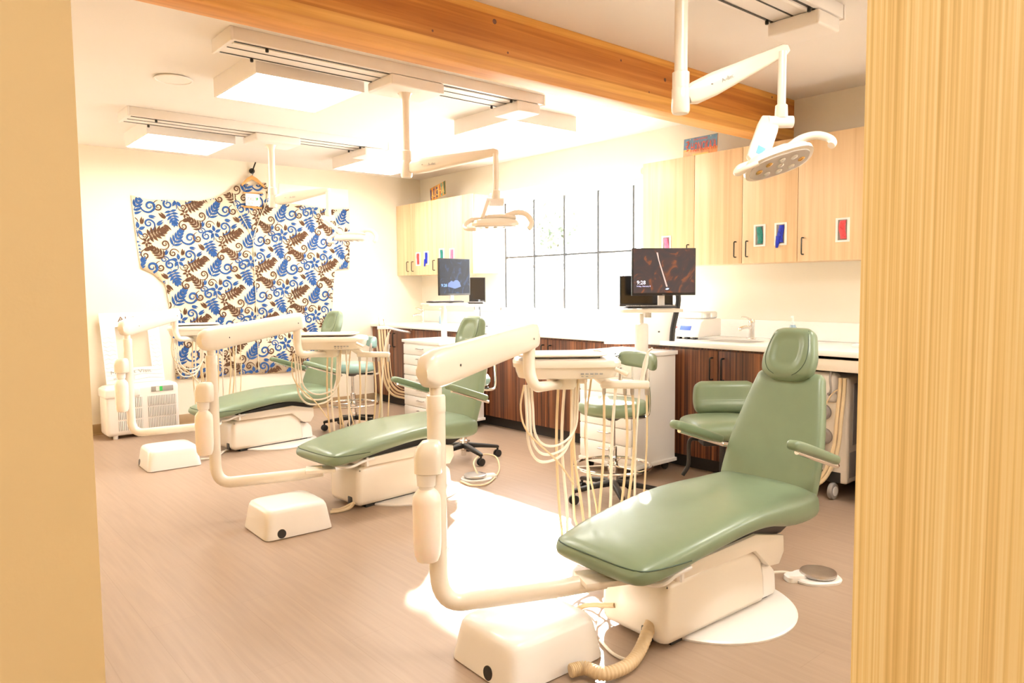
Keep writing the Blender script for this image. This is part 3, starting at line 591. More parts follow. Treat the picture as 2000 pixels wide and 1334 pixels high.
# ribbed hose and cables of the nearest chair
p0, p1, p2, p3, p4 = at(1142, 1305, 2, .03), at(1180, 1316, 2, .03), at(1225, 1300, 2, .03), at(1250, 1270, 2, .04), Vector((2.075, 1.66, .085))
k = new(); pts = spline([p0+Vector((-.05, .02, 0)), p0, p1, p2, p3, p4], 30); tube(k, pts, [.021+(.0025 if (i//2) % 2 else 0) for i in range(len(pts))], 14); single('ribbed_hose', k, 'corr', 'ribbed beige hose running from the nearest floor box into the chair base', 'hose', tuple(p0))
k = new(); tube(k, [at(1172, 1250, 2, .01), at(1195, 1275, 2, .008), at(1222, 1288, 2, .008), at(1245, 1285, 2, .008), Vector((2.08, 1.69, .012))], .006, 8, smooth=6); single('cable', k, 'hosew', 'thin white cable beside the ribbed hose at the nearest chair', 'cable', tuple(at(1195, 1275, 2, 0)))
k = new(); tube(k, [at(1125, 1190, 2, .03), at(1150, 1182, 2, .05), Vector((2.07, 1.83, .10))], .010, 8, smooth=6); single('cable', k, 'corr', 'beige cable entering the nearest chair base behind its floor box', 'cable', tuple(at(1150, 1182, 2, 0)))
k = new(); tube(k, [at(645, 1000, 2, .012), at(662, 998, 2, .012), at(682, 992, 2, .02), at(692, 982, 2, .05)], .010, 8, smooth=6); tube(k, [at(648, 996, 2, .012), at(665, 994, 2, .012), at(690, 982, 2, .04)], .008, 8, smooth=6); single('cable', k, 'hose', 'beige cables between the middle floor box and its chair base', 'cable', tuple(at(662, 998, 2, 0)))
k = new(); tube(k, [at(392, 897, 2, .01), at(420, 893, 2, .01), at(440, 880, 2, .01), at(455, 868, 2, .04)], .007, 8, smooth=6); tube(k, [at(396, 885, 2, .01), at(425, 884, 2, .01), at(452, 876, 2, .02)], .006, 8, smooth=6); single('cable', k, 'hosew', 'white cables at the base of the farthest chair', 'cable', tuple(at(420, 893, 2, 0)))

# foot pedals
def pedal(c, ang, label):
    c = Vector(c); t = T('foot_pedal', label, 'foot control', c, 'round steel foot controls'); g = Vector((math.cos(ang), math.sin(ang), 0)); q = Vector((-g.y, g.x, 0))
    k = new(); loft(k, [(c+CZ*h+g*-.01, g, q, a_, b_, 2.6) for h, a_, b_ in ((0, .105, .085), (.010, .107, .087), (.016, .10, .08))], 40); loft(k, [(c+CZ*h+g*-.105, g, q, a_, b_, 4) for h, a_, b_ in ((0, .05, .035), (.02, .048, .034), (.028, .04, .028))], 24); t.part('pedal_base', k, 'white')
    k = new(); lathe(k, c+CZ*.018, [(.06, 0), (.076, .003), (.079, .010), (.077, .018), (.070, .020), (.03, .0165), (.0001, .0175)], 48); t.part('pedal_disc', k, 'steel')
    return t
c1 = at(1598, 1122, 2, .02); c1.z = 0; pedal(c1, math.radians(-35), 'round steel foot pedal on the floor behind the nearest chair')
k = new(); tube(k, [c1+Vector((-.10, .075, .012)), at(1545, 1120, 2, .012), at(1527, 1117, 2, .02), Vector((2.92, 1.70, .04))], .006, 8, smooth=6); single('pedal_cord', k, 'hosew', 'short cord from the foot pedal to the nearest chair', 'cord', tuple(c1))
c2 = at(928, 932, 2, .015); c2.z = 0; pedal(c2, math.radians(160), 'round steel foot pedal with a looped cord beside the middle chair')
k = new(); tube(k, [c2+Vector((.0, -.05, .02)), at(925, 905, 2, .06), at(940, 888, 2, .07), at(968, 892, 2, .03), at(975, 918, 2, .008), at(955, 943, 2, .008), at(925, 948, 2, .008), at(900, 940, 2, .008)], .006, 8, smooth=8); single('pedal_cord', k, 'hose', 'looped beige cord beside the middle foot pedal', 'cord', tuple(c2))

# ------------------------------------------------------------ counter, base cabinets
XF, ZT = 4.33, .925
t = T('countertop', 'long white countertop along the window wall', 'countertop', (4.7, 4.5, .885))
k = new(); box(k, XF-.01, XW-.002, .9, YS-.002, ZT-.035, ZT, .005); t.part('slab', k, 'counter')
k = new(); box(k, XW-.022, XW-.002, .9, YS-.002, ZT, ZT+.135, .004); t.part('backsplash', k, 'counter')
zb_ = .105
def base_cab(y0, y1, label, doors):
    t = T('base_cabinet', label, 'cabinet', (4.7, (y0+y1)/2, 0), 'dark walnut base cabinets')
    k = new(); box(k, XF+.03, XW-.01, y0, y1, zb_, ZT-.036); t.part('carcass', k, 'walnut')
    k = new(); box(k, XF+.09, XW-.05, y0, y1, 0, zb_); t.part('kick_panel', k, 'kick')
    n = len(doors)
    for (a, c_, hs) in doors:
        k = new(); box(k, XF+.012, XF+.030, a+.002, c_-.002, zb_, ZT-.05, .001); dr = t.part('door', k, 'walnut')
        if hs:
            hy = (a+.045) if hs < 0 else (c_-.045); k = new(); z1 = ZT-.10; tube(k, [(XF+.013, hy, z1), (XF-.018, hy, z1), (XF-.022, hy, z1-.008), (XF-.022, hy, z1-.142), (XF-.018, hy, z1-.15), (XF+.013, hy, z1-.15)], .006, 8, smooth=0); t.part('handle', k, 'blackm', dr)
base_cab(2.45, 3.36, 'dark walnut base cabinet with two bar handles behind the nearest chair', [(2.45, 2.90, 1), (2.90, 3.36, -1)])
base_cab(3.36, 4.20, 'dark walnut base cabinet behind the near drawer cart', [(3.36, 3.78, 1), (3.78, 4.20, -1)])
base_cab(4.20, 5.03, 'striped walnut base cabinet seen under the nearest delivery tray', [(4.20, 4.615, 1), (4.615, 5.03, -1)])
base_cab(5.03, 5.86, 'striped walnut base cabinet right of the middle chair', [(5.03, 5.45, 0), (5.45, 5.86, 0)])
base_cab(5.86, 6.70, 'walnut base cabinet behind the far drawer cart', [(5.86, 6.28, 0), (6.28, 6.70, 0)])
base_cab(6.70, YS-.004, 'walnut base cabinet in the corner by the shirt wall', [(6.70, 7.16, 1), (7.16, YS-.01, -1)])
base_cab(.95, 1.93, 'walnut base cabinet at the right edge beside the bamboo panel', [(.95, 1.44, 0), (1.44, 1.93, 0)])
t = T('counter_apron', 'beige apron rail under the counter at the right edge', 'counter apron', (4.36, 2.2, .85))
k = new(); box(k, XF+.0, XF+.03, 1.93, 2.45, .80, .872, .003); t.part('rail', k, 'plastic')
k = new(); box(k, XF+.03, XF+.35, 1.95, 1.965, .82, .87, .002); t.part('bracket', k, 'white')
b = new(); box(b, XW-.06, XW-.045, 1.94, 2.44, 0, .88); structure('knee_shade_sheet', b, 'black', 'black sheet standing in for the shade at the back of the knee space')  # shade of the open knee space, painted as a black sheet
# wall cabinets
def wall_cab(y0, y1, seams, handles, label):
    X0, z0, z1 = 4.70, 1.484, 2.305; t = T('wall_cabinet', label, 'cabinet', (4.87, (y0+y1)/2, z0), 'maple wall cabinets')
    k = new(); box(k, X0+.022, XW-.002, y0, y1, z0, z1, .001); t.part('carcass', k, 'maple')
    ds = []
    for a, c_ in zip(seams[:-1], seams[1:]):
        k = new(); box(k, X0, X0+.019, a+.002, c_-.002, z0-.002, z1+.002, .001); ds.append(t.part('door', k, 'maple'))
    for i, hy in handles:
        k = new(); za, zb2 = z0+.155, z0+.045; tube(k, [(X0+.001, hy, za), (X0-.022, hy, za), (X0-.027, hy, za-.006), (X0-.027, hy, zb2+.006), (X0-.022, hy, zb2), (X0+.001, hy, zb2)], .0045, 8); t.part('handle', k, 'blackm', ds[i])
    return X0, z0
wall_cab(1.55, 3.86, [1.55, 2.532, 2.953, 3.363, 3.86], [(0, 2.487), (1, 2.905), (2, 3.000), (3, 3.41)], 'light maple wall cabinets at the right of the window')
wall_cab(6.12, YS-.004, [6.12, 6.295, 6.88, 7.31, YS-.006], [(1, 6.825), (2, 7.262), (3, 7.366)], 'light maple wall cabinets in the far corner')
# glove dispensers set in the doors
def gloves(px_, py_, gm, label, drape=False, h=.13):
    c = at(px_, py_, 0, 4.70); y, z = c.y, c.z; t = T('glove_dispenser', label, 'glove dispenser', (4.70, y, z), 'glove dispensers let into the cabinet doors'); X = 4.70
    k = new(); 
    for (a, b_, c_, d) in ((-.045, -.030, -h/2, h/2), (.030, .045, -h/2, h/2), (-.045, .045, -h/2-.012, -h/2), (-.045, .045, h/2, h/2+.012)): box(k, X-.006, X+.004, y+a, y+b_, z+c_, z+d, 0)
    t.part('frame', k, 'bright')
    k = new(); box(k, X-.0015, X-.0005, y-.031, y+.031, z-h/2, z+h/2); t.part('recess', k, 'grey')
    k = new(); random.seed(int(px_)); st = []
    for i in range(9):
        f = i/8; st.append(((X-.008, y-.004+.005*math.sin(f*5+px_), z+h/2-.006-f*(h-.014)), CY, CX, .022*(1-.35*abs(f-.5)), .006+.003*math.sin(f*9), 2.4))
    loft(k, st, 20)
    if drape: loft(k, [((X-.014, y+.010+.012*f, z-h*.1-f*h*.62), CY, CX, .018*(1-.55*f), .007, 2.2) for f in (0, .25, .5, .75, 1)], 16)
    for v in k.verts: v.co += Vector((random.uniform(-.001, .001), random.uniform(-.0015, .0015), 0))
    t.part('gloves', k, gm)
gloves(1302, 480, 'pink', 'pink glove dispenser partly behind the big monitor'); gloves(1484, 460, 'teal', 'teal glove dispenser in the wall cabinet right of the window')
gloves(1525, 457, 'navy', 'blue glove dispenser with a glove hanging out', True); gloves(1646, 449, 'red', 'red glove dispenser nearest the bamboo panel')
gloves(817, 506, 'red', 'red glove dispenser on the far corner cabinet'); gloves(833, 504, 'navy', 'blue glove dispenser on the far corner cabinet', True)
gloves(863, 499, 'teal', 'teal glove dispenser above the far monitor'); gloves(883, 499, 'pink', 'pink glove dispenser on the far corner cabinet')
# license plates
def plate(cs, label, spec, loc):
    o_, e_, u__ = cs; U_ = (e_-o_); V_ = (u__-o_); W_ = U_.cross(V_).normalized(); wd, ht = U_.length, V_.length; Un, Vn = U_.normalized(), V_.normalized(); W_ = Un.cross(Vn)
    t = T('license_plate', label, 'license plate', loc); k = new(); obox(k, o_+U_/2+V_/2-W_*.002, Un, Vn, W_, wd/2, ht/2, .0015, .001); bd = t.part('plate', k, spec[0])
    for (nm, mtl, rects) in spec[1]:
        k = new()
        for (x0, y0, x1, y1, *rest) in rects: obox(k, o_+U_*(x0+x1)/2+V_*(y0+y1)/2+W_*(rest[0] if rest else .0004), Un, Vn, W_, abs(x1-x0)*wd/2, abs(y1-y0)*ht/2, .0005)
        t.part(nm, k, mtl)
    return t, o_, U_, V_, W_, wd, ht
XP = 4.80; zt_ = 2.308
pa = Vector((XP, 3.545, zt_)); pb = Vector((XP, 3.235, zt_))
# top-left to bottom-right seen from the room; U runs to the right (towards -y)
mo, mbl, mor, mdr = mat('plate_orange_sunset', (.75, .36, .14), .4, var=.2, vscale=25), mat('plate_blue_sky', (.13, .26, .42), .4, var=.25, vscale=25), mat('plate_red_letters', (.80, .12, .05), .4, var=.15), mat('plate_yellow_letters', (.85, .55, .15), .4, var=.15)
t, o_, U_, V_, W_, wd, ht = plate((pa, pb, pa+Vector((.012, 0, .158))), 'blue and orange licence plate reading HONOKAA standing on the right wall cabinets', (mo, [('sky', mbl, [(0.01, .42, .99, .99)]), ('hills', mdr, [(.02, .38, .22, .46, .001), (.3, .05, .75, .2, .001)])]), (XP, 3.39, zt_))
k = new(); text_into(k, "HONOKA'A", o_+U_*.22+V_*.30+W_*.003, U_, V_, .105, .001, width=wd*.75); t.part('lettering', k, mor)
k = new(); text_into(k, 'HAWAII', o_+U_*.30+V_*.83+W_*.003, U_, V_, .024, .001, width=wd*.4); t.part('state_line', k, mor)
k = new()
for a_ in range(7): tube(k, [o_+U_*.11+V_*(.40+.07*a_)+W_*.002+U_*.03*math.sin(a_*1.7), o_+U_*.16+V_*(.43+.07*a_)+W_*.002-U_*.02*math.sin(a_)], .004, 6)
t.part('emblem', k, mor)
k = new(); 
for (a_, c_) in ((.2, .93), (.8, .93), (.2, .07), (.8, .07)): lathe(k, o_+U_*a_+V_*c_+W_*.002, [(.004, -.001), (.004, .001)], 8, 'X')
t.part('bolt', k, 'bright')
pc = Vector((XP, 7.03, zt_+.004)); rl = Matrix.Rotation(math.radians(-9), 3, 'X')
t, o_, U_, V_, W_, wd, ht = plate((pc, pc+rl @ Vector((0, -.30, 0))*1.0+Vector((0, 0, .01)), pc+rl @ Vector((0.01, 0.0, .155))), 'small colourful licence plate leaning on the far corner cabinets', (mat('plate_mustard', (.55, .27, .05), .4, var=.4, vscale=25), []), (XP, 6.88, zt_))
cl = [(.10, .05, .11), (.75, .30, .04), (.13, .06, .14), (.6, .25, .08), (.07, .06, .14), (.75, .45, .12), (.55, .12, .04), (.14, .30, .22), (.5, .35, .15), (.06, .12, .06)]
for i, cc in enumerate(cl):
    k = new(); obox(k, o_+U_*(.05+.1*i)+V_*.5+W_*.0012, U_.normalized(), V_.normalized(), W_, wd*.045, ht*(.47 if i % 2 else .36), .0006); t.part('colour_stripe', k, mat('plate_stripe_paint', cc, .4, var=.2, vscale=30))
k = new(); text_into(k, 'ALOHA', o_+U_*.08+V_*.22+W_*.003, U_, V_, .11, .001, width=wd*.85); t.part('lettering', k, mdr)

# ------------------------------------------------------------ drawer carts
def cart(x0, y0, w_, d_, h_, nd, label):
    t = T('drawer_cart', label, 'drawer cart', (x0+w_/2, y0+d_/2, 0), 'white drawer carts')
    k = new(); box(k, x0, x0+w_, y0, y0+d_, .085, h_-.028, .002); t.part('body', k, 'bright')
    k = new(); box(k, x0-.02, x0+w_+.01, y0-.015, y0+d_+.015, h_-.028, h_, .003); t.part('top', k, 'counter')
    k = new(); box(k, x0-.012, x0+w_+.01, y0-.012, y0+d_+.012, .065, .09, .003); t.part('plinth', k, 'bright')
    z = h_-.045; hs = [(h_-.15)/nd]*nd
    for i in range(nd):
        zt2 = z-hs[i]*i; k = new(); box(k, x0-.014, x0, y0+.008, y0+d_-.008, zt2-hs[i]+.005, zt2-.002, .002); dr = t.part('drawer', k, 'bright')
        k = new(); zc = zt2-hs[i]*.35; yc = y0+d_/2; tube(k, [(x0-.014, yc+.05, zc), (x0-.035, yc+.05, zc), (x0-.037, yc+.045, zc), (x0-.037, yc-.045, zc), (x0-.035, yc-.05, zc), (x0-.014, yc-.05, zc)], .005, 8); t.part('handle', k, 'steel', dr)
    for (a, c_) in ((x0+.05, y0+.05), (x0+w_-.05, y0+.05), (x0+.05, y0+d_-.05), (x0+w_-.05, y0+d_-.05)):
        k = new(); lathe(k, (a, c_-.012, .032), [(.02, 0), (.031, .003), (.031, .021), (.02, .024)], 18, 'Y'); box(k, a-.016, a+.016, c_-.018, c_+.018, .045, .068, .003); t.part('caster', k, 'black')
cart(3.83, 3.22, .46, .50, .865, 6, 'near white drawer cart with silver handles beside the tall stool')
cart(3.80, 5.46, .50, .60, .84, 7, 'far white drawer cart behind the middle chair')

# ------------------------------------------------------------ monitors, keyboards
def scr_mat(kind):
    m = bpy.data.materials.new('lit_screen_'+kind); m.use_nodes = True; nt = m.node_tree; L = nt.links.new; b_ = nt.nodes['Principled BSDF']
    tc = nt.nodes.new('ShaderNodeTexCoord'); n = nt.nodes.new('ShaderNodeTexNoise'); n.inputs['Scale'].default_value = 1.6; n.inputs['Detail'].default_value = 2; n.inputs['Distortion'].default_value = 2.5
    mp = nt.nodes.new('ShaderNodeMapping'); mp.inputs['Scale'].default_value = (2.2, 1.1, 1); L(tc.outputs['UV'], mp.inputs[0]); L(mp.outputs[0], n.inputs['Vector'])
    r = nt.nodes.new('ShaderNodeValToRGB'); e = r.color_ramp.elements
    cs = [(.36, (.045, .034, .032)), (.54, (.065, .036, .03)), (.66, (.19, .06, .025)), (.8, (.08, .04, .03))] if kind == 'canyon' else [(.34, (.010, .010, .014)), (.55, (.012, .016, .03)), (.62, (.02, .04, .10)), (.8, (.012, .014, .02))]  # canyon: dark tones lifted, so haze over the screen is in the emission colour
    e[0].position, e[0].color = cs[0][0], (*cs[0][1], 1); e[1].position, e[1].color = cs[-1][0], (*cs[-1][1], 1)
    for p, c_ in cs[1:-1]: q = e.new(p); q.color = (*c_, 1)
    L(n.outputs[0], r.inputs[0]); b_.inputs['Base Color'].default_value = (.01, .01, .01, 1); L(r.outputs[0], b_.inputs['Emission Color']); b_.inputs['Emission Strength'].default_value = .75; b_.inputs['Roughness'].default_value = .45; b_.inputs['Specular IOR Level'].default_value = .15
    return m
def monitor(c, yaw, w_, h_, kind, label, name='monitor', arm=True):
    c = Vector(c); f = Vector((math.cos(yaw), math.sin(yaw), 0)); u_ = f.cross(CZ)*-1; u_ = Vector((-f.y, f.x, 0))  # u_: screen right as seen from its front... f = outward normal
    t = T(name, label, 'monitor', c)
    k = new(); obox(k, c, u_, CZ, f, w_/2, h_/2, .012, .003); t.part('housing', k, 'black')
    k = new(); s = .5; vv = [k.verts.new(c+f*.0125+u_*a*(w_/2-.008)+CZ*(b_*(h_/2-.012)+.006)) for a, b_ in ((-1, -1), (1, -1), (1, 1), (-1, 1))]; fc = k.faces.new(vv); uv = k.loops.layers.uv.new('UVMap')
    for lp, q in zip(fc.loops, ((0, 0), (1, 0), (1, 1), (0, 1))): lp[uv].uv = q
    if fc.normal.dot(f) < 0: pass
    if kind: sc = t.part('screen', k, scr_mat(kind))
    else: sc = t.part('screen', k, 'screenoff')
    if arm:
        k = new(); obox(k, c-f*.035-CZ*.02, u_, CZ, f, .05, .05, .02, .004); obox(k, c-f*.05-CZ*(h_/2+.01), u_, CZ, f, .022, .07, .014, .004); t.part('bracket', k, 'white')
    return t, c, f, u_, sc
fy = math.atan2(-CV.y, -CV.x)
t, c, f, u_, sc = monitor(dep(1296, 531, 4.95), fy+.12, .443, .318, 'canyon', 'big monitor showing a canyon lock screen with the time 9:28')
ux = u_ if u_.dot(r2) > 0 else -u_
k = new(); text_into(k, '9:28', c+f*.0135-ux*.19-CZ*.083, ux, CZ, .036, .0006); t.part('clock_text', k, mat('screen_white_text', (.8, .8, .85), .5, emit=(.75, .72, .95), es=.8), sc)
k = new(); text_into(k, 'Friday, February 8', c+f*.0135-ux*.19-CZ*.100, ux, CZ, .013, .0006); t.part('date_text', k, mat('screen_lilac_text', (.5, .5, .7), .5, emit=(.45, .45, .75), es=.8), sc)
k = new(); prism(k, [c+f*.0132+ux*a+CZ*b_ for a, b_ in ((-.055, .13), (-.044, .13), (-.035, .08), (.025, -.10), (.014, -.10), (-.042, .08))], f*.0006); t.part('light_beam_image', k, mat('screen_light_shaft', (.3, .25, .25), .5, emit=(.34, .24, .21), es=.8), sc)
k = new(); prism(k, [c+f*.0134+ux*a+CZ*b_ for a, b_ in ((.008, -.117), (.02, -.109), (.035, -.111), (.03, -.118), (.018, -.121))], f*.0006); t.part('blue_spot_image', k, mat('screen_blue_spot', (.3, .5, .8), .5, emit=(.35, .55, .9), es=1), sc)
k = new(); text_into(k, 'DELL', c+f*.0135-ux*.012-CZ*.1555, ux, CZ, .008, .0006); t.part('maker_mark', k, 'greyink')
monitor(dep(1262, 568, 5.15), fy-.05, .37, .215, None, 'dark switched-off monitor behind the big canyon monitor', arm=True)
t, c, f, u_, sc = monitor(dep(887, 541, 6.9), fy+.75, .37, .345, 'dark', 'far monitor with a dark blue lock screen, turned aside'); ux = u_ if u_.dot(r2) > 0 else -u_
k = new(); text_into(k, '9:28', c+f*.0135-ux*.165-CZ*.092, ux, CZ, .040, .0006); t.part('clock_text', k, mat('screen_blue_text', (.1, .2, .4), .5, emit=(.10, .2, .45), es=.8), sc)
k = new(); prism(k, [c+f*.0132+ux*a+CZ*b_ for a, b_ in ((-.09, -.09), (-.08, -.06), (-.045, -.035), (-.02, -.045), (.0, -.03), (.03, -.03), (.055, -.05), (.07, -.09), (0, -.11))], f*.0006); t.part('blue_rock_image', k, mat('screen_blue_rock', (.02, .04, .1), .5, emit=(.035, .06, .17), es=.8), sc)
_m4 = monitor(dep(932, 566, 7.6), fy+.1, .17, .255, None, 'small dark monitor behind the far lock-screen monitor')
_c = dep(932, 566, 7.6); k = new(); box(k, _c.x-.03, _c.x+.0, _c.y-.05, _c.y+.02, ZT+.006, _c.z-.10, .003); box(k, _c.x-.08, _c.x+.06, _c.y-.10, _c.y+.08, ZT+.001, ZT+.010, .003); _m4[0].part('stand', k, 'black')
def kshelf(c, yaw, wd, label, klabel, col=None):
    c = Vector(c); f = Vector((math.cos(yaw), math.sin(yaw), 0)); u_ = Vector((-f.y, f.x, 0)); t = T('keyboard_shelf', label, 'keyboard shelf', c)
    k = new(); loft(k, [(c+CZ*h, u_, f, wd*s, .12*s, 7) for h, s in ((-.012, .96), (-.010, 1), (.008, 1), (.010, .98))], 40); t.part('shelf', k, 'plastic')
    k = new(); tube(k, [c-CZ*.01-f*.02, c-CZ*.05-f*.02], .02, 12); t.part('mount', k, 'white')
    if col is not None: k = new(); tube(k, [Vector((c.x, c.y, col))-f*.02, c-CZ*.045-f*.02], .028, 16); t.part('column', k, 'white')
    t2 = T('keyboard', klabel, 'keyboard', c+CZ*.012); q = (CZ+f*-.12).normalized(); k = new(); b0 = c+CZ*.022+f*.02; obox(k, b0, u_, f, q, wd*.8, .06, .007, .003); t2.part('case', k, 'black')
    k = new()
    for i in range(14):
        for j in range(5): obox(k, b0+u_*(wd*.8*(-.93+1.86*(i+.5)/14))+f*(-.05+.1*(j+.5)/5)+q*.009, u_, f, q, wd*.8*.055, .008, .003, .001)
    t2.part('keys', k, 'grey')
kshelf(dep(1268, 606, 4.95), fy+.1, .21, 'white keyboard shelf under the big canyon monitor', 'dark keyboard with grey keys under the big monitor')
kshelf(dep(868, 594, 6.9), fy+.5, .21, 'white keyboard shelf under the far monitor', 'dark keyboard under the far monitor', .84)
kshelf(dep(930, 596, 7.15), fy-.1, .10, 'short white shelf right of the far keyboard shelf', 'black keyboard on the short shelf right of the far monitor', .925)
# pole / dispenser on the near cart
pc = Vector((dep(1253, 640, 4.97).x, dep(1253, 640, 4.97).y, .865))
t = T('monitor_pole', 'white cylindrical post standing on the near cart below the keyboard shelf', 'monitor stand', pc); k = new(); lathe(k, pc, [(.043, 0), (.045, .01), (.045, .19), (.04, .205), (.022, .21)], 28); t.part('canister', k, 'bright'); k = new(); lathe(k, pc+CZ*.2, [(.014, 0), (.014, .075)], 14); t.part('stem', k, 'white')
# white computer panel leaning, with black slanted edge, on the counter
a0, a1 = dep(1312, 672, 5.35), dep(1324, 594, 5.35); q0, q1 = dep(1180, 672, 5.6), dep(1190, 594, 5.6)
t = T('desktop_computer', 'white desktop computer back with a slanted black edge behind the near cart', 'computer', a0)
k = new(); prism(k, [a0, a1, q1, q0], CV*.03, .004); t.part('back_panel', k, 'bright'); k = new(); tube(k, [a1+CZ*.08, a1, a0.lerp(a1, .4)+ -CU*.008, a0], .020, 10, smooth=4); t.part('black_edge', k, 'black')
k = new(); lathe(k, dep(1287, 648, 5.35), [(.006, -.004), (.006, .004)], 10, 'X'); t.part('port', k, 'black')
# crumpled foil on the cart
pc = dep(1198, 674, 4.75); pc.z = .869; k = new(); bmesh.ops.create_icosphere(k, subdivisions=3, radius=.045); random.seed(5)
for v in k.verts: v.co = Vector((v.co.x*1.1, v.co.y*.9, abs(v.co.z)*.55))*random.uniform(.75, 1.15)+pc
single('crumpled_foil', k, 'foil', 'crumpled silver foil on the near drawer cart', 'foil', tuple(pc), sharp=5)

# ------------------------------------------------------------ stools
def five_star(t, c, R_, z_, mt_, rot0=0):
    for i in range(5):
        a_ = rot0+2*PI*i/5; g = Vector((math.cos(a_), math.sin(a_), 0)); q = Vector((-g.y, g.x, 0)); k = new()
        loft(k, [(c+g*r_+CZ*h_, q, CZ, ww, hh, 4) for r_, h_, ww, hh in ((.02, z_+.015, .024, .022), (R_*.5, z_+.005, .02, .016), (R_, z_-.012, .016, .012), (R_+.01, z_-.014, .01, .008))], 16); lg = t.part('base_leg', k, mt_)
        k = new(); e_ = c+g*R_; lathe(k, (e_.x, e_.y-.02, .029), [(.018, 0), (.028, .003), (.029, .015), (.012, .018), (.012, .024), (.029, .027), (.028, .039), (.018, .042)], 18, 'Y'); tube(k, [(e_.x, e_.y, .04), (e_.x, e_.y, z_-.02)], .008, 8); t.part('caster', k, 'black', lg)
def stool(c, zs, rs, label, ring=True, back=None, base='blackm', ring_z=.24, sm='green', back_w=.17, rot0=.3, bh=.26):
    c = Vector(c); t = T('rolling_stool', label, 'stool', c, 'rolling stools')
    five_star(t, c, .27, .095, base, rot0)
    k = new(); lathe(k, c+CZ*.05, [(.02, -.02), (.02, .02), (.035, .03), (.035, .10), (.025, .105), (.025, zs*.48), (.014, zs*.48+.004), (.014, zs-.12)], 20); t.part('gas_lift', k, 'chrome')
    if ring:
        k = new(); tube(k, [c+CZ*ring_z+Vector((math.cos(a_), math.sin(a_), 0))*.235 for a_ in [2*PI*z/48 for z in range(48)]], .0105, 10, closed=True)
        for i in range(3): a_ = 2*PI*i/3+.5; tube(k, [c+CZ*(ring_z)+Vector((math.cos(a_), math.sin(a_), 0))*.03, c+CZ*ring_z+Vector((math.cos(a_), math.sin(a_), 0))*.235], .006, 8)
        lathe(k, c+CZ*(ring_z-.03), [(.03, 0), (.032, .01), (.032, .05), (.028, .06)], 20); t.part('foot_ring', k, 'chrome')
    k = new(); lathe(k, c+CZ*(zs-.095), [(.03, 0), (.045, .01), (.10, .04), (.12, .042)], 20); t.part('mechanism', k, 'black')
    k = new(); tube(k, [c+CZ*(zs-.075)+CU*.05, c+CZ*(zs-.075)+CU*.20], .008, 8); t.part('lever', k, 'black')
    k = new(); lathe(k, c+CZ*(zs-.055), [(rs*.8, 0), (rs*.94, .008), (rs, .03), (rs*.995, .055), (rs*.93, .078), (rs*.75, .088), (.0001, .092)], 48); t.part('seat', k, sm, sharp=60)
    if back:
        g = Vector((math.cos(back), math.sin(back), 0)); q = Vector((-g.y, g.x, 0)); bz = zs+bh
        k = new(); st = []
        for i in range(13):
            f_ = -1+2*i/12; ang = f_*.75; p = c+g*(.235*math.cos(ang)-.02)+q*(back_w*math.sin(ang)/math.sin(.75))+CZ*bz; U_ = (g*math.cos(ang)+q*math.sin(ang)).normalized(); e2 = math.sqrt(max(.05, 1-abs(f_)**6)); st.append((p, CZ, U_, .052*e2, .024*e2, 3))
        loft(k, st, 24); t.part('backrest', k, sm, sharp=60)
        k = new(); tube(k, [c+CZ*(zs-.085)+g*.08, c+CZ*(zs-.09)+g*.22, c+CZ*(zs-.05)+g*.255, c+CZ*(zs+.1)+g*.25, c+CZ*(bz)+g*.232], .0105, 10, smooth=5); t.part('back_support', k, 'chrome')
    return t
stool((3.385, 3.01, 0), .595, .215, 'tall sage stool with chrome foot ring in front of the near drawer cart', back=math.atan2(CU.y, CU.x)+.35, back_w=.23, bh=.27, ring_z=.215)
stool((3.33, 6.24, 0), .60, .215, 'stool with foot ring behind the farthest chair, in front of the walnut corner cabinet', back=math.atan2(CU.y, CU.x)+.35, sm='aqua', back_w=.18, bh=.22)
c = at(903, 888, 2, .05); stool((c.x+.05, c.y+.05, 0), .63, .215, 'aqua stool half hidden behind the middle chair back', ring=False, back=math.atan2(CU.y, CU.x)+.1, sm='aqua', rot0=math.atan2(CU.y, CU.x)+.25, back_w=.12, bh=.19)
# low wide stool behind the nearest chair
c = Vector((3.80, 2.50, 0)); t = T('assistant_chair', 'wide low sage seat with a curved back behind the nearest dental chair', 'chair', c)
five_star(t, c, .27, .095, 'blackm', .1); k = new(); lathe(k, c+CZ*.05, [(.02, -.02), (.035, .03), (.035, .12), (.018, .13), (.018, .34)], 18); t.part('gas_lift', k, 'black')
g, q = -CV, CU
k = new(); obox(k, c+CZ*.40, q, g, CZ, .15, .13, .015, .004); tube(k, [c+CZ*.40-q*.14, c+CZ*.39-q*.20, c+CZ*.25-q*.205, c+CZ*.18-q*.24], .012, 8, smooth=5); t.part('underframe', k, 'black')
k = new(); cushion(k, [(c+g*.24+CZ*.475, .21, .055), (c+g*.1+CZ*.485, .235, .06), (c-g*.1+CZ*.48, .235, .06), (c-g*.2+CZ*.48, .22, .05)], q, 3, .07); t.part('seat', k, 'green', sharp=60)
k = new(); cushion(k, [(c+q*.07-g*.16+CZ*.53, .19, .05), (c+q*.07-g*.20+CZ*.60, .20, .052), (c+q*.07-g*.22+CZ*.69, .19, .05), (c+q*.07-g*.225+CZ*.725, .17, .04)], q, 3.4, .04); t.part('backrest', k, 'green', sharp=60)

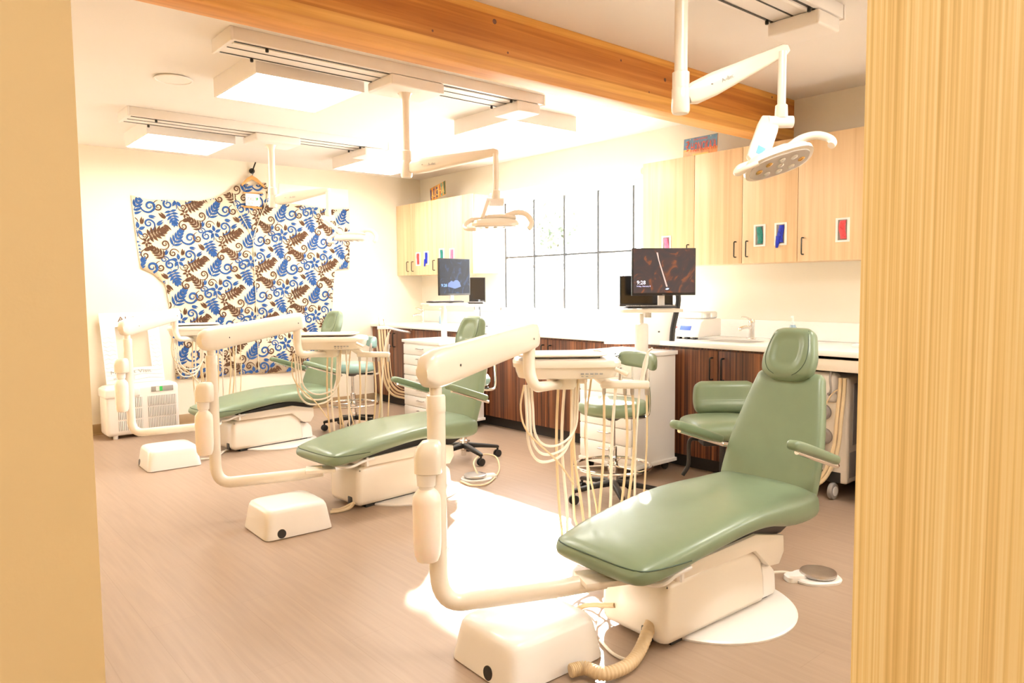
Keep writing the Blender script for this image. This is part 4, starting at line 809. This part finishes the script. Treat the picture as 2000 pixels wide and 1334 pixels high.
# ------------------------------------------------------------ things on the counter
yb = lambda px_, x_=4.78: at(px_, 660, 0, x_).y
def tap(y, x_, label):
    t = T('faucet', label, 'faucet', (x_, y, ZT)); k = new(); lathe(k, (x_, y, ZT), [(.03, 0), (.03, .006), (.022, .010), (.021, .12), (.024, .13), (.018, .15)], 20); t.part('body', k, 'chrome')
    k = new(); tube(k, [(x_, y, ZT+.085), (x_-.06, y+.01, ZT+.095), (x_-.12, y+.02, ZT+.085), (x_-.125, y+.02, ZT+.068)], [.014, .012], 12, smooth=4); t.part('spout', k, 'chrome')
    k = new(); tube(k, [(x_, y, ZT+.14), (x_-.05, y+.02, ZT+.165), (x_-.085, y+.03, ZT+.168)], [.010, .005], 10, smooth=3); t.part('lever', k, 'chrome')
tap(yb(1468, 4.86), 4.86, 'chrome faucet on the counter right of the centrifuge'); tap(yb(827, 4.86), 4.86, 'chrome faucet in the far corner below the small cabinets')
t = T('sink', 'white undermount sink in the counter in front of the chrome faucet', 'sink', (4.62, yb(1440), ZT)); k = new(); loft(k, [((4.62, yb(1438, 4.62), ZT+.0005+h), CX, CY, .15*s, .20*s, 4) for h, s in ((0, 1), (.0008, .985))], 40); t.part('rim', k, 'plastic'); k = new(); loft(k, [((4.62, yb(1438, 4.62), ZT+.0015+h), CX, CY, .13*s, .18*s, 4) for h, s in ((0, 1), (.0005, .99))], 40); t.part('bowl', k, 'greyink')
# centrifuge
yc = (yb(1322, 4.72)+yb(1388, 4.72))/2; hw = abs(yb(1322, 4.72)-yb(1388, 4.72))/2*.92; xc = 4.72
t = T('centrifuge', 'white tabletop centrifuge with a clear lid and blue panel beside the big monitor', 'centrifuge', (xc, yc, ZT))
k = new(); prism(k, [(x_, yc-hw, z_) for x_, z_ in ((xc-.15, ZT+.015), (xc-.10, ZT+.13), (xc-.06, ZT+.15), (xc+.16, ZT+.15), (xc+.16, ZT+.015))], (0, 2*hw, 0), .012); bd = t.part('body', k, 'white')
k = new(); box(k, xc-.06, xc+.14, yc-hw+.02, yc+hw-.04, ZT+.15, ZT+.205, .015, 3); t.part('lid', k, 'frost')
sl = Vector((.05, 0, .115)).normalized(); nn = Vector((-.115, 0, .05)).normalized(); k = new(); obox(k, Vector((xc-.122, yc-.015, ZT+.082))+nn*.0015, CY, sl, nn, .05, .018, .0015, .001); t.part('control_panel', k, 'led_blue', bd)
k = new(); obox(k, Vector((xc-.122, yc+.07, ZT+.085))+nn*.0015, CY, sl, nn, .009, .007, .0015, .001); t.part('red_button', k, 'red', bd)
for i in range(4):
    k = new(); y_ = yc-hw*.75+hw*1.5*i/3; box(k, xc-.145, xc-.11, y_-.014, y_+.014, ZT, ZT+.016, .003); t.part('foot', k, 'black')
def bottle(px_, x_, m_, label, h=.10, r_=.03, pump=True):
    y = yb(px_, x_); t = T('soap_bottle', label, 'bottle', (x_, y, ZT)); k = new(); lathe(k, (x_, y, ZT), [(r_*.95, 0), (r_, .004), (r_, h*.75), (r_*.55, h), (r_*.45, h+.012)], 22); t.part('body', k, m_)
    if pump: k = new(); lathe(k, (x_, y, ZT+h+.012), [(.012, 0), (.012, .02), (.006, .022), (.006, .06)], 12); tube(k, [(x_, y, ZT+h+.07), (x_-.03, y, ZT+h+.068)], .006, 8); t.part('pump', k, 'bright')
bottle(1548, 4.80, 'soapblue', 'pale blue pump bottle on the counter behind the nearest headrest', .11, .04); bottle(863, 4.80, 'soapblue', 'small blue bottle under the far corner cabinets', .10, .028)
# handpiece charger at right edge
y = yb(1694, 4.75); t = T('curing_light', 'white curing light in its charger at the right end of the counter', 'dental tool', (4.75, y, ZT)); k = new(); box(k, 4.68, 4.82, y-.06, y+.07, ZT, ZT+.018, .005); t.part('charger', k, 'white')
k = new(); lathe(k, (4.75, y+.02, ZT+.018), [(.022, 0), (.022, .09), (.016, .13), (.012, .15)], 20); t.part('handle', k, 'bright'); k = new(); tube(k, [(4.75, y+.02, ZT+.165), (4.75, y+.015, ZT+.21), (4.74, y+.03, ZT+.235)], .008, 8, smooth=4); t.part('tip', k, 'black')
k = new(); lathe(k, (4.726, y+.02, ZT+.12), [(.009, -.004), (.009, .004)], 12, 'X'); t.part('button', k, 'black')

# ------------------------------------------------------------ suction cart under the counter at right
X0, X1, Y0, Y1 = 4.40, 4.86, 2.02, 2.36; t = T('suction_cart', 'tall cream suction cart with hoses and wheels under the right counter', 'equipment cart', ((X0+X1)/2, (Y0+Y1)/2, 0))
k = new(); box(k, X0, X1, Y0, Y1, .10, .76, .02, 3); bd = t.part('body', k, 'plastic')
k = new(); box(k, X0-.03, X0+.05, 2.085, 2.30, .60, .785, .03, 4); t.part('control_head', k, 'white')
k = new(); lathe(k, (X0-.036, 2.175, .745), [(.0001, 0), (.013, 0), (.014, .008)], 16, 'X'); t.part('gauge', k, mat('dark_green_gauge', (.01, .08, .05), .3, var=.1)); k = new(); tube(k, [(X0-.035, 2.115, .80), (X0-.058, 2.11, .75), (X0-.055, 2.105, .69), (X0-.045, 2.12, .655), (X0-.03, 2.135, .655)], .007, 8, smooth=5); t.part('grab_handle', k, 'grey')
for z_, y_ in ((.535, 2.175), (.385, 2.165)):
    k = new(); lathe(k, (X0-.022, y_, z_), [(.0001, -.010), (.012, -.009), (.015, .002), (.038, 0), (.050, .008), (.050, .024)], 28, 'X'); t.part('port', k, 'grey')
k = new(); box(k, X0-.004, X0+.002, 2.06, Y1-.02, .105, .17, .002); t.part('lower_grille', k, 'black')
k = new(); box(k, X0+.02, X1-.02, Y0-.003, Y0, .14, .30, .001); box(k, X0+.06, X1-.1, Y0-.003, Y0, .34, .72, .001); t.part('side_panel', k, 'grey')
for (a, c_) in ((X0-.01, 2.10), (X0+.05, Y1-.05), (X1-.06, Y0+.05), (X1-.06, Y1-.05)):
    k = new(); lathe(k, (a, c_-.015, .052), [(.02, 0), (.048, .003), (.052, .01), (.052, .024), (.048, .03), (.02, .033)], 22, 'Y', 0); lathe(k, (a, c_-.017, .052), [(.030, 0), (.030, .037)], 18, 'Y', 1); t.part('wheel', k, ['grey', 'white'])
for i, (dy, r_, zl) in enumerate(((.015, .012, .07), (-.012, .011, .085), (.03, .004, .30))):
    y_ = 2.045+dy; k = new(); tube(k, [(X0-.03, y_, .76), (X0-.035, y_, .68), (X0-.04, y_+.012, .50), (X0-.05, y_+.025, .32), (X0-.09, y_+.075, .15), (X0-.14, y_+.15, zl), (X0-.25, y_+.24, zl)] if i < 2 else [(X0-.03, 2.04, .70), (X0-.05, 2.10, .66), (X0-.06, 2.16, .52), (X0-.06, 2.20, .30), (X0-.10, 2.26, .12)], r_, 10, smooth=6); t.part('hose', k, 'hose')
k = new(); loft(k, [((X0-.035, 2.19, z_), CY, CX, a_, .012, 2.5) for z_, a_ in ((.46, .010), (.42, .028), (.34, .036), (.26, .040), (.20, .026))], 20); t.part('waste_bag', k, 'corr')
# hose holder at the left end of the counter (by the far cart)
c = dep(748, 640, 7.3); t = T('suction_hose_holder', 'suction holder with hanging hoses left of the far drawer cart', 'hose holder', c)
k = new(); obox(k, c, CU, CV, CZ, .055, .02, .016, .005); tube(k, [c+CU*.04, Vector((4.345, 6.80, .845)), Vector((4.36, 6.80, .875))], .012, 10); t.part('bracket', k, 'white')
for i in range(4):
    s_ = c+CU*(-.04+.028*i)-CZ*.015; k = new(); e_ = s_+CU*(.26-.02*i)-CZ*(.72-.03*i)+CV*.12
    tube(k, [s_, s_-CZ*.24+CU*.014, s_-CZ*.50+CU*.04, s_-CZ*(.66-.02*i)+CU*.11+CV*.04, e_], (.012, .009, .010, .004)[i], 10, smooth=6); t.part('hose', k, 'hose')
for i in range(2):
    s_ = c+CU*(-.035+.05*i)+CZ*.015; k = new(); tube(k, [s_, s_+CZ*.05, s_+CZ*(.14-.07*i)-CU*.012], [.009, .004], 8); t.part('suction_tip', k, 'chrome')

# ------------------------------------------------------------ air purifier and photo frame board
t = T('air_purifier', 'white air purifier with slotted grilles on the floor against the shirt wall', 'air purifier', (1.78, 7.35, 0))
x0, x1, y0, y1 = 1.43, 2.05, 7.22, 7.47
k = new(); box(k, x0, x1, y0, y1, .03, .475, .035, 4); bd = t.part('housing', k, 'white', sharp=50)
k = new(); box(k, x0-.008, x0+.29, y0-.012, y1, .37, .462, .022, 4); t.part('left_cap', k, 'white')
for (a, c_) in ((x0+.10, x0+.30), (x0+.35, x1-.03)):
    for r_ in range(3):
        z0 = .075+r_*.102; k = new(); box(k, a, c_, y0-.004, y0+.004, z0, z0+.088, .001); t.part('grille', k, 'greyink', bd)
        k = new(); n_ = int((c_-a)/.0135)
        for i in range(n_): xx = a+(c_-a)*(i+.5)/n_; box(k, xx-.0035, xx+.0035, y0-.008, y0-.003, z0, z0+.088)
        t.part('grille_slats', k, 'bright', bd)
k = new(); box(k, x0+.38, x1-.05, y0-.004, y0+.001, .405, .452, .001); pn = t.part('display_panel', k, 'greyink', bd)
k = new(); box(k, x0+.42, x0+.47, y0-.006, y0-.003, .408, .449); t.part('white_window', k, 'paper', bd); k = new(); box(k, x0+.45, x0+.475, y0-.008, y0-.005, .408, .449); t.part('green_display', k, 'green_led', bd)
for (a, c_) in ((x0+.08, y0+.05), (x1-.08, y0+.05), (x0+.08, y1-.05), (x1-.08, y1-.05)):
    k = new(); lathe(k, (a, c_, 0), [(.022, 0), (.022, .035)], 14); t.part('foot', k, 'white')
k = new(); lathe(k, (x1-.004, y0+.09, .14), [(.035, 0), (.035, .012), (.02, .015)], 20, 'X'); t.part('cord_wheel', k, 'black')
# leaning frame board on top: corners from the photograph's positions on a tilted plane
yb0 = 7.36; TL, TR, BL, BR = at(192, 612, 1, 7.56), at(320, 612, 1, 7.56), at(208, 746, 1, 7.44), at(322, 738, 1, 7.44)
BL.z = BR.z = .478
V_ = ((TL-BL)); U_ = ((BR-BL)); U_.z = 0; TLb = BL+V_; 
t = T('photo_frame_board', 'white cut-out photo frame board reading ALOHA leaning on the wall above the purifier', 'photo frame board', BL)
W_ = U_.cross(V_).normalized(); W_ = W_ if W_.y < 0 else -W_
def Q(a, b_, o=0): return BL+U_*a+V_*b_+W_*o
for (a0_, b0_, a1_, b1_) in ((0, 0, 1, .215), (0, .80, 1, 1), (0, .215, .24, .80), (.80, .215, 1, .80)):
    k = new(); prism(k, [Q(a0_, b0_), Q(a1_, b0_), Q(a1_, b1_), Q(a0_, b1_)], W_*-.006); t.part('board', k, 'paper')
k = new()
for i in range(11):
    for (a0_, a1_) in (((.02, .98),) if i < 3 else ((.02, .22), (.82, .98))):
        b_ = .05+i*.06; tube(k, [Q(a0_+(a1_-a0_)*s/8, b_+.012*math.sin(s*1.3+i), .0015) for s in range(9)], .0022, 5)
t.part('wave_print', k, 'wave')
k = new(); text_into(k, 'ALOHA', Q(.30, .87, .003), U_, V_, .070, .001, width=U_.length*.60); t.part('title_text', k, 'ink')
k = new(); text_into(k, 'My First Visit', Q(.08, .135, .003), U_, V_, .045, .001, width=U_.length*.70); text_into(k, 'at Pediatric', Q(.12, .055, .003), U_, V_, .04, .001, width=U_.length*.36); t.part('caption_text', k, 'greyink')

# ------------------------------------------------------------ the big printed shirt
YSH = YS-.02
def S(px_, py_): p = at(px_, py_, 1, YSH); return (p.x, p.z)
outl = [S(*p) for p in ((256, 381), (290, 390), (340, 391), (390, 392), (420, 386), (445, 375), (458, 362), (475, 357), (492, 362), (505, 357), (520, 356), (528, 380), (545, 396), (600, 402), (640, 408), (682, 408), (684, 470), (683, 525), (655, 527), (650, 570), (646, 650), (643, 700), (600, 722), (540, 728), (470, 732), (400, 738), (343, 741), (339, 690), (335, 640), (330, 590), (322, 555), (300, 535), (275, 524), (268, 480), (262, 430))]
LAY = [0]
def inside(x, z, pl=outl):
    c_ = False; n = len(pl)
    for i in range(n):
        (x1_, z1_), (x2_, z2_) = pl[i], pl[i-1]
        if (z1_ > z) != (z2_ > z) and x < (x2_-x1_)*(z-z1_)/(z2_-z1_)+x1_: c_ = not c_
    return c_
def fold(x, z): return .006*math.sin(x*9+z*2)+.004*math.sin(x*23-z*3)+.003*math.sin(z*14+x*5)
t = T('printed_shirt', 'giant cream aloha shirt with blue and brown leaf print spread on the wall', 'shirt', (2.95, YSH, .45))
k = new(); cx_, cz_ = sum(p[0] for p in outl)/len(outl), sum(p[1] for p in outl)/len(outl)
# densified outline, triangulated and subdivided, then gently folded
dense = []
for i in range(len(outl)):
    a, c_ = outl[i], outl[(i+1) % len(outl)]; n = max(1, int(math.dist(a, c_)/.05))
    for j in range(n): dense.append((a[0]+(c_[0]-a[0])*j/n, a[1]+(c_[1]-a[1])*j/n))
fc = k.faces.new([k.verts.new((x, YSH, z)) for x, z in dense]); r = bmesh.ops.triangulate(k, faces=[fc])
for _ in range(3): bmesh.ops.subdivide_edges(k, edges=[e for e in k.edges if e.calc_length() > .07], cuts=1); bmesh.ops.triangulate(k, faces=k.faces[:])
bmesh.ops.recalc_face_normals(k, faces=k.faces[:]); 
if sum(f.normal.y for f in k.faces) > 0: bmesh.ops.reverse_faces(k, faces=k.faces[:])
for v in k.verts: v.co.y = YSH+fold(v.co.x, v.co.z)
ex = bmesh.ops.extrude_face_region(k, geom=k.faces[:]); bmesh.ops.translate(k, vec=(0, .004, 0), verts=[v for v in ex['geom'] if isinstance(v, bmesh.types.BMVert)])
# the print: leaf motifs lying on the cloth
def strip(m, pts, ws, mi):
    """ribbon with varying width"""
    n = len(pts); L_, R_ = [], []
    for i, (x, z) in enumerate(pts):
        a, c_ = pts[max(0, i-1)], pts[min(n-1, i+1)]; dx, dz = c_[0]-a[0], c_[1]-a[1]; l = math.hypot(dx, dz) or 1; nx, nz = -dz/l, dx/l; L_.append((x+nx*ws[i], z+nz*ws[i])); R_.append((x-nx*ws[i], z-nz*ws[i]))
    for i in range(n-1):
        q = [L_[i], L_[i+1], R_[i+1], R_[i]]
        if all(inside(x, z) for x, z in q):
            f = m.faces.new([m.verts.new((x, YSH+fold(x, z)-.003-.00012*LAY[0], z)) for x, z in q]); f.material_index = mi
            if f.normal.y > 0: f.normal_flip()
def xf(pts, cx, cz, s, a): ca, sa = math.cos(a), math.sin(a); return [(cx+s*(x*ca-z*sa), cz+s*(x*sa+z*ca)) for x, z in pts]
def leaflet(m, cx, cz, s, a, x0, z0, ang, ln, wd, mi, bend=0):
    pts = []; n = 8
    for i in range(n+1):
        f_ = i/n; aa = ang+bend*f_; pts.append((x0+ln*f_*math.cos(ang+bend*f_*.5), z0+ln*f_*math.sin(ang+bend*f_*.5)))
    strip(m, xf(pts, cx, cz, s, a), [s*wd*math.sin(PI*min(1, (i/n)**.8*.98+.02))+s*.001 for i in range(n+1)], mi)
def fern(m, cx, cz, s, a, mi):
    leaflet(m, cx, cz, s, a, -.95, 0, 0, 1.8, .03, mi)
    leaflet(m, cx, cz, s, a, .60, 0, 0, .60, .10, mi)
    for i in range(5):
        x = -.62+.30*i
        for sg in (-1, 1): leaflet(m, cx, cz, s, a, x, 0, sg*(1.05-.10*i), .80-.07*i, .105, mi, -sg*.5)
def monstera(m, cx, cz, s, a, mi):
    leaflet(m, cx, cz, s, a, -1.15, 0, 0, 2.1, .028, mi)
    for i in range(6):
        x = -.62+.24*i; ln = .78*math.sqrt(max(.05, 1-((x+.12)/1.05)**2))
        for sg in (-1, 1): leaflet(m, cx, cz, s, a, x, 0, sg*(1.75-.25*i), ln, .135, mi, -sg*.35)
    leaflet(m, cx, cz, s, a, .50, 0, 0, .50, .13, mi)
def hibis(m, cx, cz, s, a, mi):
    for i in range(5): leaflet(m, cx, cz, s, a, .12*math.cos(i*1.2566), .12*math.sin(i*1.2566), i*1.2566, .80, .20, mi, .3)
def curl(m, cx, cz, s, a, mi, sg=1):
    pts = []
    for i in range(34):
        f_ = -.5+1.5*i/33; r_ = .45*(1-.8*f_) if f_ > 0 else .45*(1+2.0*-f_); th = f_*2.6*PI if f_ > 0 else f_*1.5*PI; pts.append((r_*math.cos(th), sg*r_*math.sin(th)))
    strip(m, xf(pts, cx, cz, s, a), [s*.10*(.3+.7*math.sin(PI*min(1, i/34+.06))) for i in range(34)], mi)
def leaf(m, cx, cz, s, a, mi):
    leaflet(m, cx, cz, s, a, -.9, .10, .1, 1.8, .26, mi, -.2); leaflet(m, cx, cz, s, a, -.9, -.08, -.35, 1.6, .22, mi, .5)
CW, CH = .355, .58
motifs = [(fern, .09, .10, .115, 1.1, 1), (fern, .275, .25, .095, 2.4, 2), (monstera, .06, .31, .072, -1.2, 1), (monstera, .265, .44, .075, .4, 2), (hibis, .10, .47, .062, .3, 1), (hibis, .175, .35, .042, .8, 2),
          (curl, .215, .115, .085, -1.2, 1), (curl, .02, .43, .075, 1.9, 1), (curl, .20, .53, .07, .6, 1), (curl, .29, .11, .055, -2.2, 2), (curl, .16, .225, .055, 3.5, 2), (curl, .335, .34, .055, .2, 2), (curl, .05, .54, .05, 2.4, 2), (curl, .16, .41, .045, -.9, 2),
          (leaf, .19, .29, .036, .3, 2), (leaf, .01, .205, .036, -.7, 2), (leaf, .30, .54, .034, .6, 1), (leaf, .14, .555, .032, 1.5, 2), (leaf, .32, .03, .036, 2.4, 2), (leaf, .235, .015, .03, -.2, 1), (curl, .325, .19, .05, 1.2, 1), (leaf, .345, .26, .03, 1.2, 1)]
random.seed(11); LAY = [0]
for i in range(-1, 8):
    for j in range(-1, 5):
        ox = 1.75+CW*i; oz = .28+CH*j+(CH/2 if i % 2 else 0)
        for fn, dx, dz, s_, a_, mi in motifs:
            LAY[0] = (LAY[0]+1) % 23
            fn(k, ox+dx, oz+dz, s_*(1.0 if fn is fern else 1.25)*random.uniform(.97, 1.05), a_+random.uniform(-.1, .1), mi)
sh = t.part('cloth', k, ['shirt', 'sblue', 'sbrown'], sharp=180)
# collar wings, neck opening and front placket
k = new(); pts = [S(*p) for p in ((456, 372), (462, 395), (468, 420), (480, 440), (490, 462), (482, 430), (492, 425), (500, 440), (506, 420), (508, 395), (522, 368), (526, 392), (512, 425), (494, 468), (476, 450), (456, 420), (450, 395))]
for seg in (((455, 374), (458, 400), (472, 425), (484, 448), (492, 468)), ((524, 370), (520, 395), (510, 420), (500, 445), (493, 468)), ((493, 468), (496, 520), (500, 600), (505, 725))):
    tube(k, [Vector((S(*p)[0], YSH+fold(*S(*p))-.010, S(*p)[1])) for p in seg], .0045, 6, smooth=6)
t.part('collar_edge', k, 'shirt')
# hook, hanger and small sign in the neck
def SP(px_, py_, o): x, z = S(px_, py_); return Vector((x, YSH-o, z))
t = T('wall_hook', 'dark iron hook above the printed shirt', 'hook', SP(492, 333, 0)); k = new(); lathe(k, SP(492, 334, -.005), [(.028, 0), (.028, -.012), (.012, -.02)][::-1], 18, 'Y'); t.part('backplate', k, 'blackm'); k = new(); tube(k, [SP(492, 336, .01), SP(492, 332, .03), SP(494, 325, .035), SP(496, 318, .045)], .007, 8, smooth=4); t.part('prong', k, 'blackm')
t = T('wooden_hanger', 'small wooden hanger at the neck of the printed shirt', 'hanger', SP(490, 348, .03)); k = new()
strip_pts = [SP(470, 362, .03), SP(480, 353, .03), SP(490, 347, .03), SP(500, 353, .03), SP(514, 365, .03)]
st = [(p, CZ, CY, .022 if 0 < i < 4 else .013, .007, 3) for i, p in enumerate(strip_pts)]; loft(k, st, 14); t.part('shoulder_bar', k, 'wood')
k = new(); tube(k, [SP(472, 377, .03), SP(511, 378, .03)], .006, 8); t.part('bar', k, 'wood'); k = new(); tube(k, [SP(473, 404, .03), SP(509, 407, .03)], .009, 8); t.part('bar', k, 'wood')
k = new(); tube(k, [SP(490, 350, .03), SP(491, 342, .03), SP(493, 338, .03), SP(491, 334, .035)], .003, 6, smooth=4); t.part('hook', k, 'blackm')
t = T('paper_sign', 'small white handwritten sign tied to the hanger', 'sign', SP(491, 392, .035)); k = new(); obox(k, SP(491, 391, .036), CX, CZ, CY, .075, .062, .0015, .001); t.part('sheet', k, 'paper')
k = new(); text_into(k, '7XLT', SP(479.5, 392, .039), CX, CZ, .048, .001); text_into(k, 'SLY', SP(481, 400, .039), CX, CZ, .038, .001); t.part('handwriting', k, 'greyink')
k = new(); prism(k, [SP(a_, b_, .039) for a_, b_ in ((499.5, 393), (498, 389.5), (500, 386), (501.5, 389.5))], (0, -.0008, 0)); t.part('green_mark', k, 'green_led')
# whiteboard right of the shirt's top
t = T('whiteboard', 'washed-out whiteboard strip above the right sleeve of the shirt', 'board', (4.0, YS, 2.4)); a, c_ = at(545, 362, 1, YS-.01), at(681, 402, 1, YS-.01)
k = new(); box(k, a.x, c_.x, YS-.006, YS-.001, c_.z-.02, a.z+.02, .001); t.part('panel', k, 'bright')
